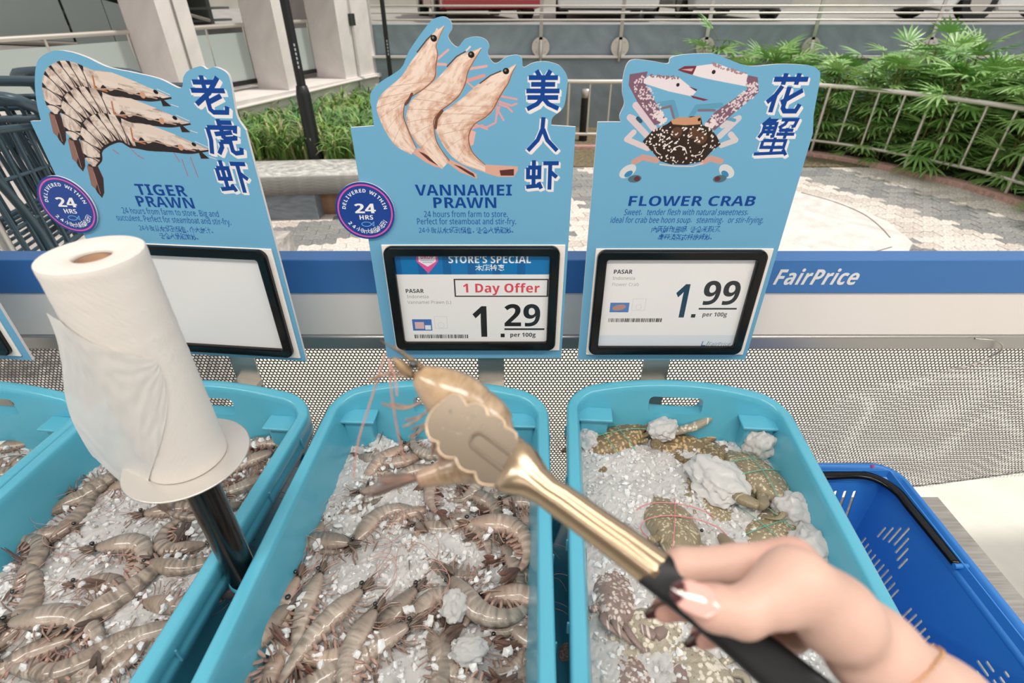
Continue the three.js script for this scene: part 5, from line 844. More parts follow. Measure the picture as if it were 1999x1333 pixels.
const near = (px, py, list) => { let b = list[0], d = 1e9; for (const q of list) { const e = Math.hypot(px - q[0], py - q[1]); if (e < d) { d = e; b = q; } } return b[2]; };
const usedLabels = new Set();
function uniq(base, more) { let l = base; for (const m of more) { if (!usedLabels.has(l)) break; l = base + ' ' + m; } usedLabels.add(l); return l; }
function scatter(k, skins, list, group, marks, noun, seed) {
  const r = rng(seed), spots = [];
  list.forEach(([px, py, deg, bi, flip, sc = 1, lift = 0], i) => {
    let p = onY(px, py, LEVEL[k] + 0.01); const [x, z] = fromBin(k, p), X = clamp(x, -0.150, 0.150), Z = clamp(z, -0.275, 0.275), q = toBin(k, X, Z); q.y = iceH(k, X, Z) + 0.0035 * sc + lift;
    const wall = 0.150 - Math.abs(X) < 0.03;
    const label = uniq(noun + ', ' + CURL[bi] + ', head ' + HEAD[((Math.round(deg / 45) % 8) + 8) % 8] + ', ' + near(px, py, marks), ['on top', 'underneath', 'legs showing', 'wallside']);
    putPrawn(skins[i % skins.length], q, deg, bi, flip, sc, 0, label, group, r); spots.push(q);
  });
  // loose chips fallen on and around the prawns
  const host = scene.children.find((o) => o.userData.label === 'crushed ice ' + { far: 'in the leftmost bin', tiger: 'around the tiger prawns', vann: 'around the vannamei prawns' }[k]); host.updateMatrixWorld();
  chipG.forEach((cg, n) => { const im = new THREE.InstancedMesh(cg, chipM, spots.length * 2), m4 = new THREE.Matrix4(), qq = new THREE.Quaternion(); im.name = 'ice_chips'; im.userData.kind = 'stuff'; let i = 0;
    for (const s of spots) for (let c = 0; c < 2; c++) { const a = r() * 6.28, dd = r() * 0.05, p = host.worldToLocal(s.clone().add(V(Math.cos(a) * dd, 0, Math.sin(a) * dd))), z = rr(0.003, 0.0075, r); p.x = clamp(p.x, -0.165, 0.165); p.z = clamp(p.z, -0.29, 0.29); p.y = Math.max(iceH(k, p.x, p.z) + z * 0.6, dd < 0.02 ? s.y + 0.0085 : 0); qq.setFromEuler(new THREE.Euler(r() * 6, r() * 6, r() * 6)); im.setMatrixAt(i++, m4.compose(p, qq, V(z * rr(0.8, 1.5, r), z, z))); }
    im.castShadow = im.receiveShadow = true; host.add(im); });
}
const V2 = [[731, 872, 165, 2, 0, 0.95], [762, 905, 35, 1, 0, 1.1, 0.004], [722, 944, 200, 4, 0, 1.0], [684, 990, 200, 0, 0, 0.75, -0.004], [742, 1040, 245, 2, 1, 1.25], [802, 1010, 10, 1, 0, 0.85], [848, 1000, 175, 2, 0, 1.05, 0.004], [919, 985, 150, 2, 1, 1.1, 0.006], [1003, 992, 180, 4, 1, 1.05, 0.008], [952, 1056, 172, 2, 1, 1.35, 0.012], [1022, 1078, 100, 1, 1, 1.1, 0.006], [972, 1100, 120, 2, 1, 1.05, 0.002], [942, 1142, 128, 2, 0, 1.35, 0.010], [986, 1200, 188, 3, 1, 1.25, 0.008], [1004, 1268, 150, 3, 1, 1.25, 0.006], [612, 1082, -12, 1, 0, 1.15, 0.006], [598, 1032, 95, 2, 0, 0.8], [572, 1186, 80, 1, 0, 1.15, 0.004], [606, 1184, 84, 0, 0, 1.1, 0.008], [552, 1258, 62, 2, 0, 1.45, 0.006], [650, 1214, 52, 0, 0, 1.25, 0.006], [688, 1238, 40, 1, 1, 1.2, 0.004], [724, 1266, 62, 1, 0, 1.15, 0.008], [790, 1208, 50, 1, 0, 1.2, 0.004], [846, 1212, 235, 3, 1, 1.2, 0.006], [810, 1046, 75, 0, 0, 0.6, -0.003], [770, 1290, 30, 2, 0, 1.2, 0.004], [838, 1284, 100, 1, 1, 1.15], [886, 1262, 115, 1, 0, 1.1, 0.002], [940, 1292, 20, 3, 0, 1.15], [620, 1290, 50, 1, 1, 1.15, 0.006], [700, 1312, 20, 1, 0, 1.15], [1032, 1226, 80, 2, 1, 1.05], [868, 944, 60, 1, 0, 1.05, 0.004], [905, 925, 100, 2, 1, 1.05, 0.006], [962, 930, 120, 3, 1, 1.0, 0.006], [1010, 880, 90, 2, 1, 1.0, 0.004], [984, 870, 60, 1, 1, 0.95], [1026, 940, 80, 1, 1, 1.05, 0.003], [880, 1090, 145, 1, 0, 0.95, -0.002], [900, 1030, 160, 1, 1, 1.0, 0.002], [790, 880, 30, 2, 1, 1.0, 0.006], [820, 930, 10, 3, 0, 1.0], [700, 1010, 15, 0, 0, 0.7, -0.005], [640, 1320, 70, 2, 1, 1.2], [560, 1310, 80, 1, 0, 1.2], [900, 1320, 70, 2, 0, 1.1], [1040, 1310, 90, 1, 1, 1.1], [860, 870, 20, 2, 1, 1.0, 0.003], [1035, 1020, 95, 1, 1, 1.0, 0.002], [1030, 1160, 85, 2, 1, 1.0, 0.002]];
scatter('vann', ['vann', 'vann2', 'vann', 'vann3'], V2, 'raw prawns in the vannamei bin', [[690, 900, "at the vannamei bin's back"], [720, 1000, 'on open ice left of the tongs'], [1000, 930, "behind the tongs"], [980, 1080, "by the vannamei bin's right wall"], [600, 1050, "by the vannamei bin's left wall"], [560, 1230, "in the vannamei bin's lower left"], [740, 1250, "in the vannamei bin's lower middle"], [1000, 1260, "in the vannamei bin's lower right"], [830, 1080, "in the vannamei bin's middle"]], 'grey-brown prawn', 61);
const T2 = [[150, 962, 225, 0, 0, 1.35, 0.004], [86, 1004, 250, 1, 0, 1.25, 0.002], [68, 1062, 15, 1, 0, 1.25, 0.004], [345, 958, 175, 0, 0, 1.2, 0.006], [338, 990, 195, 0, 1, 1.2, 0.004], [376, 1042, 20, 3, 1, 1.2, 0.004], [212, 1098, 195, 3, 1, 1.35, 0.006], [356, 1086, 165, 1, 0, 1.2, 0.004], [226, 1166, 230, 0, 0, 1.4, 0.004], [166, 1166, 185, 2, 1, 1.15, 0.002], [82, 1242, 195, 1, 1, 1.5, 0.008], [170, 1250, 40, 2, 1, 1.3, 0.006], [214, 1262, 35, 0, 0, 1.25, 0.006], [332, 1172, 170, 0, 0, 1.15, 0.006], [278, 1262, 20, 1, 0, 1.15, 0.004], [500, 880, 10, 1, 0, 1.15, 0.008], [486, 912, 30, 0, 0, 1.15, 0.006], [524, 872, 5, 0, 0, 1.1, 0.010], [470, 938, 40, 1, 1, 1.1, 0.004], [20, 1112, 270, 2, 0, 1.2, 0.004], [12, 1196, 265, 1, 0, 1.3, 0.002], [240, 956, 200, 1, 1, 1.0, 0.004], [396, 1000, 30, 1, 0, 1.1, 0.004], [420, 985, 45, 1, 1, 1.1, 0.006], [200, 930, 220, 1, 0, 1.1, 0.003], [60, 1300, 20, 1, 0, 1.3, 0.004], [140, 1300, 10, 0, 1, 1.3, 0.004], [-30, 1250, 40, 1, 0, 1.2], [240, 1310, 50, 1, 0, 1.2], [290, 940, 190, 1, 1, 1.05, 0.003], [404, 950, 20, 1, 1, 1.05, 0.003], [450, 900, 35, 0, 0, 1.05, 0.004], [530, 900, 60, 1, 0, 1.0, 0.002]];
scatter('tiger', ['tiger', 'tiger', 'vann', 'tiger'], T2.map(([a, b, c, e, f, s = 1, l = 0]) => [a, b, c, e, f, s * 0.9, l]), 'raw prawns in the tiger prawn bin', [[100, 1000, "by the tiger bin's left wall"], [350, 970, "below the roll's disc"], [500, 900, "right of the bag roll"], [220, 1110, "in the tiger bin's middle"], [350, 1100, "beside the black pole"], [60, 1230, "in the picture's lower left"], [230, 1250, "at the tiger bin's front"], [330, 1160, "by the tiger bin's right wall"]], 'brown banded prawn', 67);
scatter('far', ['tiger'], [[22, 905, 190, 1, 0, 1.2, 0.004], [-10, 920, 170, 2, 1, 1.2, 0.002], [0, 890, 20, 1, 0, 1.1, 0.002]], 'raw prawns in the leftmost bin', [[20, 905, 'in the leftmost bin']], 'dark prawn', 71);

// ---------------- flower crabs
const crabTex = (base, spot, dens, lo, hi, seed) => canvasTex(256, 256, (ctx) => { const r = rng(seed); ctx.fillStyle = base; ctx.fillRect(0, 0, 256, 256); for (let i = 0; i < dens; i++) { ctx.globalAlpha = rr(0.5, 1, r); blob(ctx, r() * 256, r() * 256, rr(lo, hi, r), rr(lo, hi, r) * 0.75, r() * 3, spot); } ctx.globalAlpha = 0.5; for (let i = 0; i < 150; i++) blob(ctx, r() * 256, r() * 256, rr(1, 3, r), rr(1, 3, r), 0, r() < 0.5 ? '#5d4a38' : '#c9a184'); });
const crabMat = [['#8d8066', '#d9cfb4', 620, 1.8, 4.2, 3], ['#7d6a4c', '#d8b98c', 420, 2.5, 6.5, 5], ['#8a7670', '#d9cdc6', 420, 3, 6.5, 7], ['#9a9280', '#ded6c8', 330, 4, 8, 9]].map((a) => P({ map: crabTex(...a), roughness: 0.45, clearcoat: 0.4, clearcoatRoughness: 0.3, bumpMap: shellBump, bumpScale: 0.0012 }));
const limbG = (pts, rad, flat = 0.7, seg = 8) => { const c = new THREE.CatmullRomCurve3(pts), n = pts.length * 5, rings = []; for (let i = 0; i <= n; i++) { const t = i / n, p = c.getPoint(t), d = c.getTangent(t), s = d.clone().cross(V(0, 1, 0)).normalize(), u = s.clone().cross(d), k = t * (rad.length - 1), a = Math.floor(Math.min(k, rad.length - 1.001)), q = lerp(rad[a], rad[a + 1], k - a); rings.push(Array.from({ length: seg }, (_, j) => { const w = j / seg * Math.PI * 2; return p.clone().addScaledVector(s, Math.cos(w) * q).addScaledVector(u, Math.sin(w) * q * flat); })); } const g = loft(rings, true, true), P0 = g.attributes.position, uv = g.attributes.uv; for (let i = 0; i < P0.count; i++) uv.setXY(i, P0.getX(i) * 9 + 0.5, P0.getZ(i) * 9 + 0.5 + P0.getY(i) * 5); return g; };
const crabG = (() => {
  const n = 64, m = 14, top = [], out = (a) => { const c = Math.cos(a), s = Math.sin(a); let x = 0.066 * c, z = 0.034 * s; z = s > 0 ? z * (1 - 0.12 * c * c) : z * 1.05; const tooth = s > 0.05 && Math.abs(c) > 0.15 ? 0.0022 * Math.abs(Math.sin(a * 13)) : 0, sp = Math.exp(-(((s - 0.05) / 0.06) ** 2)) * 0.010; return [x + Math.sign(c) * (tooth + sp), z + (s > 0 ? tooth : 0)]; };
  const rings = []; for (let i = 0; i <= m; i++) { const q = i / m, ring = []; for (let j = 0; j < n; j++) { const [x, z] = out(j / n * Math.PI * 2), w = Math.max(q, 0.001), y = 0.019 * Math.sqrt(Math.max(0, 1 - w ** 2.6)) + 0.0011 * noise(x * w * 120, z * w * 120, 3) * (1 - w * w); ring.push(V(x * w, y, z * w)); } rings.push(ring); }
  for (const [w, y] of [[0.97, -0.004], [0.8, -0.011], [0.4, -0.013], [0.001, -0.013]]) rings.push(Array.from({ length: n }, (_, j) => { const [x, z] = out(j / n * Math.PI * 2); return V(x * w, y, z * w); }));
  const g = loft(rings); { const p = g.attributes.position, uv = g.attributes.uv; for (let i = 0; i < p.count; i++) uv.setXY(i, p.getX(i) * 7 + 0.5, p.getZ(i) * 7 + 0.5); }
  const claw = (s) => [limbG([V(s * 0.035, 0, 0.02), V(s * 0.062, 0.004, 0.038), V(s * 0.070, 0.006, 0.052)], [0.007, 0.009, 0.008]), limbG([V(s * 0.070, 0.006, 0.052), V(s * 0.050, 0.006, 0.064), V(s * 0.022, 0.004, 0.064), V(s * 0.0, 0.002, 0.058)], [0.008, 0.012, 0.009, 0.0025]), limbG([V(s * 0.028, 0.004, 0.070), V(s * 0.012, 0.003, 0.069), V(s * -0.002, 0.002, 0.062)], [0.004, 0.0035, 0.001])];
  const leg = (s, k) => limbG([V(s * 0.04, -0.004, 0.008 - k * 0.012), V(s * (0.078 - k * 0.004), 0.006, 0.014 - k * 0.018), V(s * (0.090 - k * 0.006), -0.002, 0.034 - k * 0.014), V(s * (0.074 - k * 0.004), -0.010, 0.050 - k * 0.016)], [0.006, 0.0062, 0.0045, 0.001], 0.6, 6);
  const pad = (s) => join([limbG([V(s * 0.035, 0, -0.024), V(s * 0.052, 0.004, -0.040)], [0.005, 0.006], 0.7, 6), new THREE.SphereGeometry(1, 12, 8).scale(0.010, 0.0025, 0.017).rotateY(s * 0.7).translate(s * 0.060, 0.002, -0.054)]);
  return { shell: g, claws: [1, -1].map((s) => join(claw(s))), legs: [0, 1, 2].flatMap((k) => [1, -1].map((s) => leg(s, k))), pads: [1, -1].map(pad), eyes: [1, -1].map((s) => new THREE.SphereGeometry(0.0024, 8, 6).translate(s * 0.012, 0.006, 0.037)) };
})();
const stringM = { green: S({ color: rgb(0.12, 0.45, 0.33), roughness: 0.6 }), pink: S({ color: rgb(0.7, 0.25, 0.27), roughness: 0.6 }) };
function crab(px, py, deg, m, sc, lift, tilt, label, string) {
  const p = onY(px, py, LEVEL.crab + 0.01), [x, z] = fromBin('crab', p), X = clamp(x, -0.135, 0.145), Z = clamp(z, -0.27, 0.29), q = toBin('crab', X, Z); q.y = iceH('crab', X, Z) + lift - 0.011;
  const t = thing('flower_crab', label, 'crab', q.toArray(), 0, 'flower crabs on ice'); t.scale.setScalar(sc); t.rotation.set(tilt[0], deg * Math.PI / 180, tilt[1], 'YXZ');
  part('carapace', crabG.shell, crabMat[m], t); for (const c of crabG.claws) part('claw', c, crabMat[m === 3 ? 2 : m], t); for (const c of crabG.legs) part('leg', c, crabMat[m], t); for (const c of crabG.pads) part('paddle', c, crabMat[m], t); for (const c of crabG.eyes) part('eye', c, eyeM, t);
  if (label.includes('long grey claw')) { t.updateMatrixWorld(); const c = part('claw', limbG([[1284, 850, 1.09], [1320, 842, 1.10], [1365, 828, 1.115], [1398, 806, 1.128]].map(([a, b, y]) => t.worldToLocal(onY(a, b, y))), [0.004, 0.008, 0.0085, 0.005], 0.8, 10), crabMat[3], t); c.userData.label = 'long grey raised claw'; }
  if (string) { const rg = (k, w) => { const pts = []; for (let i = 0; i < 20; i++) { const a = i / 20 * Math.PI * 2; pts.push(k ? V(0.0 + w + 0.004 * Math.sin(a), 0.0215 * Math.sin(a) + 0.002, 0.058 * Math.cos(a) + 0.012) : V(0.074 * Math.cos(a), 0.0215 * Math.sin(a) + 0.001, 0.02 * Math.cos(a) + w)); } return tube(pts, 0.0007, 4, 60, true); }; part('string', [rg(1, 0.012), rg(1, -0.02), rg(0, 0.0)], stringM[string], t); }
}
crab(1196, 862, 200, 1, 1.0, 0.010, [0.2, -0.15], 'tan crab in the back left corner of the crab bin, bound with green string', 'green');
crab(1322, 846, 170, 1, 1.05, 0.002, [-0.25, 0.05], 'crab with a long grey claw raised at the back of the crab bin', null);
crab(1388, 872, 250, 1, 0.85, 0.006, [0.1, 0.3], 'brown spotted crab between the two ice lumps at the back', null);
crab(1476, 925, 285, 0, 1.15, 0.012, [-0.1, 0.22], 'large olive crab against the right wall, bound with green string', 'green');
crab(1310, 1022, 85, 0, 1.2, 0.014, [0.15, -0.35], 'pale spotted crab shell crossed by pink string, above the fingers', 'pink');
crab(1300, 930, 30, 1, 0.9, -0.010, [0.1, 0.1], 'tan crab almost buried in the middle ice', null);
crab(1425, 1000, 140, 0, 0.95, -0.004, [0.1, 0.2], 'olive crab half under ice right of the pink string crab', null);
crab(1510, 1030, 210, 0, 1.0, 0.004, [0.05, -0.1], 'olive crab just behind the knuckles of the hand', 'green');
crab(1186, 1150, 80, 2, 0.95, 0.004, [0.2, -0.3], 'purple spotted crab along the left wall of the crab bin', null);
crab(1250, 1240, 20, 3, 1.05, 0.002, [0.25, 0.05], 'crab with a bold white net pattern at the front of the bin', null);
crab(1345, 1292, 330, 3, 0.95, -0.002, [0.1, 0.1], 'pale crab under the black tong handle', null);
crab(1180, 1290, 120, 2, 0.9, -0.003, [0.1, -0.2], 'purple crab in the front left corner of the crab bin', null);
// frozen lumps of ice
const lumpG = [0, 1, 2].map((k) => { const g = mergeVertices(new THREE.IcosahedronGeometry(1, 14).deleteAttribute('uv').deleteAttribute('normal')), p = g.attributes.position, v = V(); for (let i = 0; i < p.count; i++) { v.fromBufferAttribute(p, i); const f = 1 + 0.42 * fbm(v.x * 1.2 + k * 9, v.y * 1.2, v.z * 1.2, 2) + 0.05 * Math.abs(noise(v.x * 4, v.y * 4 + k, v.z * 4)) + 0.045 * Math.abs(noise(v.x * 12, v.y * 12, v.z * 12 + k)) + 0.03 * noise(v.x * 24, v.y * 24, v.z * 24); p.setXYZ(i, v.x * f, v.y * f, v.z * f); } g.computeVertexNormals(); g.setAttribute('uv', new THREE.Float32BufferAttribute(new Float32Array(p.count * 2).map((_, i) => (i % 2 ? p.getZ((i - 1) / 2) : p.getX(i / 2)) * 0.4), 2)); return g; });
const lumpM = P({ color: rgb(0.95, 0.94, 0.93), roughness: 0.4, clearcoat: 0.3, bumpMap: iceTex, bumpScale: 0.0012 });
const lump = (k, px, py, w, h, d, lift, n, label) => { const p = onY(px, py, LEVEL[k] + lift), [x, z] = fromBin(k, p), q = toBin(k, clamp(x, -0.165, 0.165), clamp(z, -0.29, 0.3)); const m = part('ice_lump', lumpG[n], lumpM); m.position.set(q.x, LEVEL[k] + lift, q.z); m.scale.set(w, h, d); m.rotation.y = n * 2 + px; tag(m, label, 'ice lump', 'frozen lumps of ice'); };
lump('crab', 1400, 935, 0.052, 0.026, 0.042, 0.022, 0, 'largest white ice lump in the middle of the crab bin');
lump('crab', 1482, 868, 0.024, 0.032, 0.026, 0.020, 1, 'upright ice lump in the back right of the crab bin');
lump('crab', 1294, 838, 0.028, 0.018, 0.022, 0.036, 2, 'ice lump lying on the crab at the back');
lump('crab', 1562, 1000, 0.030, 0.026, 0.028, 0.020, 1, 'ice lump on the right wall behind the hand');
lump('crab', 1526, 990, 0.016, 0.014, 0.014, 0.016, 2, 'small ice lump left of the right-wall lump');
lump('crab', 1602, 1072, 0.028, 0.026, 0.038, 0.022, 0, 'ice lump on the right wall above the wrist');
lump('crab', 1145, 860, 0.020, 0.022, 0.024, 0.014, 1, 'ice lump in the back left corner of the crab bin');
lump('vann', 888, 1182, 0.017, 0.014, 0.022, 0.022, 2, 'clear ice lump between prawns at the front of the vannamei bin');
lump('vann', 1032, 860, 0.014, 0.020, 0.012, 0.014, 1, 'ice lump in the back right corner of the vannamei bin');
lump('vann', 740, 868, 0.024, 0.014, 0.020, 0.004, 0, 'ice lump in the back left of the vannamei bin');
lump('vann', 915, 1270, 0.017, 0.012, 0.022, 0.016, 2, 'flat clear ice lump at the front right of the vannamei bin');

// ---------------- roll of plastic bags on its stand, between two bins
{
  const x = -0.376, z = -0.436, disc = 1.352;
  const s = thing('roll_stand', 'black pole stand with a round steel disc between two bins', 'stand', [x, 0, z]);
  part('pole', rod(V(0, 0.7, 0), V(0, disc - 0.003, 0), 0.0195, 28), M.blackGloss, s);
  part('collar', lathe([[0.0195, 1.105], [0.0215, 1.107], [0.0215, 1.112], [0.0195, 1.114]], 28), M.bin, s);
  part('disc', lathe([[0, disc - 0.003], [0.0655, disc - 0.003], [0.067, disc - 0.0015], [0.0655, disc], [0, disc]], 64), S({ color: 0xd4d0cb, metalness: 0.6, roughness: 0.35 }), s);
  part('spindle', rod(V(0, disc, 0), V(0, 1.585, 0), 0.0085, 16), M.steel, s);
  part('foot', lathe([[0, 0.7], [0.05, 0.7], [0.05, 0.706], [0.0195, 0.712]], 32), M.blackGloss, s);
  const t = thing('bag_roll', 'white roll of thin plastic bags standing upright on the disc', 'bag roll', [x, disc + 0.001, z]);
  const film = P({ color: rgb(0.78, 0.76, 0.745), roughness: 0.5, transmission: 0.2, thickness: 0, clearcoat: 0.15 });
  const rr0 = 0.0425, h = 0.252, wind = []; for (let i = 0; i <= 40; i++) wind.push([rr0 + 0.0003 * noise(i * 0.7, 1, 2), i / 40 * h]);
  part('wound_film', lathe([[0.0155, 0], [rr0 - 0.001, 0], ...wind, [rr0 - 0.0015, h + 0.001], [0.026, h + 0.0005], [0.017, h - 0.001], [0.0155, h - 0.004], [0.0155, 0]], 64), P({ color: rgb(0.74, 0.70, 0.665), roughness: 0.5, bumpMap: bumpTex, bumpScale: 0.0004, clearcoat: 0.12 }), t);
  part('paper_core', lathe([[0.0115, 0], [0.0152, 0], [0.0152, h - 0.005], [0.0115, h - 0.005], [0.0115, 0]], 32), S({ color: rgb(0.52, 0.33, 0.22), roughness: 0.9 }), t);
  // loose end of the film: wraps the front, leaves the roll on the left and hangs to a point
  const rings = [], nA = 50, nH = 40, leave = 0.55;
  for (let i = 0; i <= nA; i++) {
    const k = i / nA, wrap = Math.min(1, k / 0.5), f = clamp((k - 0.5) / 0.5, 0, 1), ring = [], a = lerp(-0.95, leave, wrap);
    const hTop = 0.205 - 0.05 * (1 - wrap), hBot = k < 0.5 ? lerp(0.13, 0.0, wrap ** 0.7) : -0.052 * Math.sin(Math.min(1, f / 0.62) * Math.PI / 2) + 0.045 * sstep(0.62, 1, f);
    for (let j = 0; j <= nH; j++) {
      const v = j / nH, h2 = lerp(hBot, hTop, v), ra = rr0 + 0.0014, e = f * (0.026 + 0.085 * sstep(0.215, 0.03, h2)) * (1 - 0.25 * sstep(0.0, -0.05, h2)), bow = Math.sin(v * 3 + f * 2) * 0.003 * f;
      ring.push(V(-Math.sin(a) * ra - Math.cos(leave) * e, h2, Math.cos(a) * ra - Math.sin(leave) * e * 0.8 + bow + 0.0006 * noise(k * 9, v * 7, 1)));
    } rings.push(ring);
  }
  const sheet = part('loose_film', loft(rings, false), film, t); sheet.material.side = THREE.DoubleSide;
}

// ---------------- blue shopping basket on the table
{
  const x0 = 0.528, x1 = 0.814, z0 = -0.795, z1 = -0.335, yr = 0.94, yf = 0.715, tp = 0.035, t = thing('shopping_basket', 'blue plastic shopping basket with black handle beside the crab bin', 'basket');
  const slot = (sh, cx, cy, w, h) => { const p = new THREE.Path(); roundRect(w, h, Math.min(w, h) * 0.42, p, cx, cy); sh.holes.push(p); };
  const panel = (len, hgt, taper, slots) => { const s = new THREE.Shape(); s.moveTo(-len / 2 + taper, 0); s.lineTo(len / 2 - taper, 0); s.lineTo(len / 2, hgt); s.lineTo(-len / 2, hgt); s.closePath(); slots(s); return extrude(s, 0.003, 0, 4); };
  const H = Math.hypot(yr - yf, tp), lean = Math.atan2(tp, yr - yf);
  const longSlots = (s) => { const L = z1 - z0; for (let u = -L / 2 + tp + 0.02; u < L / 2 - tp - 0.015; u += 0.0135) { if (Math.abs(u - 0.03) < 0.012) { slot(s, u, 0.03, 0.007, 0.014); continue; } const v = Math.abs(((u + L / 2) / 0.0135 % 8) - 4) / 4; slot(s, u, 0.014 + 0.028 + 0.010 * v, 0.0052, 0.048); }
    for (const [cu, rows] of [[-L / 2 + tp + 0.052, 1], [L / 2 - tp - 0.075, 0]]) if (rows) for (let k = 0; k < 6; k++) { const y = 0.09 + k * 0.0145, w = [0.012, 0.022, 0.016, 0.026, 0.018, 0.01][k]; slot(s, cu - w / 2 - 0.002 + (k % 2) * 0.002, y, w, 0.0062); if (k > 0 && k < 5) slot(s, cu + 0.006 + w / 2, y - 0.004, w, 0.0062); } else for (let k = 0; k < 7; k++) slot(s, cu + (k - 3) * 0.0125, 0.115 + 0.012 * (3 - Math.abs(k - 3)), 0.0055, 0.035 + 0.008 * (3 - Math.abs(k - 3))); };
  const endSlots = (s) => { for (let k = -4; k <= 4; k++) slot(s, k * 0.021, 0.13, 0.0075, 0.085); for (let k = -4; k <= 4; k++) slot(s, k * 0.021, 0.045, 0.006, 0.045); };
  const wallR = panel(z1 - z0, H, tp, longSlots), wallE = panel(x1 - x0, H, tp, endSlots);
  const cx = (x0 + x1) / 2, cz = (z0 + z1) / 2, mk = (g, ry, x, z) => g.clone().rotateX(-lean * -1).rotateY(ry).translate(x, yf, z);
  part('side_wall', mk(wallR, Math.PI / 2, x1 - tp, cz), M.basket, t); part('side_wall', mk(wallR, -Math.PI / 2, x0 + tp, cz), M.basket, t);
  part('end_wall', mk(wallE, Math.PI, cx, z0 + tp).translate(0, 0, 0), M.basket, t); part('end_wall', mk(wallE, 0, cx, z1 - tp), M.basket, t);
  const fs = roundRect(x1 - x0 - 2 * tp + 0.004, z1 - z0 - 2 * tp + 0.004, 0.012); for (let i = -4; i <= 4; i++) for (let j = -7; j <= 7; j++) slot(fs, i * 0.022, j * 0.025, 0.006, 0.018);
  part('base', extrude(fs, 0.004, 0, 4).rotateX(-Math.PI / 2).translate(cx, yf - 0.002, cz), M.basket, t);
  // rim: stepped flange
  const ring = (o, y) => { const hw = (x1 - x0) / 2 + o, hl = (z1 - z0) / 2 + o, r = 0.03 + o, p = []; for (const [sx, sz, a0] of [[1, 1, 0], [-1, 1, 1], [-1, -1, 2], [1, -1, 3]]) for (let i = 0; i <= 6; i++) { const a = (a0 + i / 6) * Math.PI / 2; p.push(V(cx + sx * (hw - r) + Math.cos(a) * r, y, cz + sz * (hl - r) + Math.sin(a) * r)); } return p; };
  part('rim', loft([ring(-0.006, yr - 0.030), ring(-0.006, yr - 0.018), ring(0.010, yr - 0.016), ring(0.012, yr), ring(0.022, yr), ring(0.024, yr - 0.004), ring(0.024, yr - 0.034), ring(0.021, yr - 0.034), ring(0.020, yr - 0.012), ring(0.004, yr - 0.026), ring(-0.003, yr - 0.030), ring(-0.006, yr - 0.030)]), M.basket, t);
  // folded handle resting inside the rim
  const hy = yr - 0.006; const hp = [V(x1 - 0.004, hy, -0.575), V(x1 - 0.006, hy, -0.62), V(x1 - 0.010, hy, -0.70), V(x1 - 0.014, hy, z0 + 0.045), V(x1 - 0.045, hy, z0 + 0.010), V(cx, hy, z0 + 0.008), V(x0 + 0.045, hy, z0 + 0.010), V(x0 + 0.014, hy, z0 + 0.045), V(x0 + 0.006, hy, -0.70), V(x0 + 0.004, hy, -0.575)];
  const hc = new THREE.CatmullRomCurve3(hp, false, 'centripetal'), hr = []; for (let i = 0; i <= 80; i++) { const p = hc.getPointAt(i / 80), d = hc.getTangentAt(i / 80), w = V(-d.z, 0, d.x); hr.push([[-0.009, -0.004], [-0.007, 0.004], [0.007, 0.004], [0.009, -0.004], [0.006, -0.008], [-0.006, -0.008]].map(([a, b]) => p.clone().addScaledVector(w, a).add(V(0, b, 0)))); }
  const hd = part('handle', loft(hr, true, true), M.blackGloss, t);
  for (const x of [x1 - 0.002, x0 + 0.002]) part('hinge_pin', rod(V(x - 0.012, hy, -0.572), V(x + 0.012, hy, -0.572), 0.005, 12), M.basket, hd);
  part('red_dot', new THREE.SphereGeometry(0.004, 10, 8).scale(1, 0.4, 1).translate(x1 - 0.03, yr + 0.001, z0 - 0.012), S({ color: rgb(0.5, 0.03, 0.12), roughness: 0.5 }), t);
}

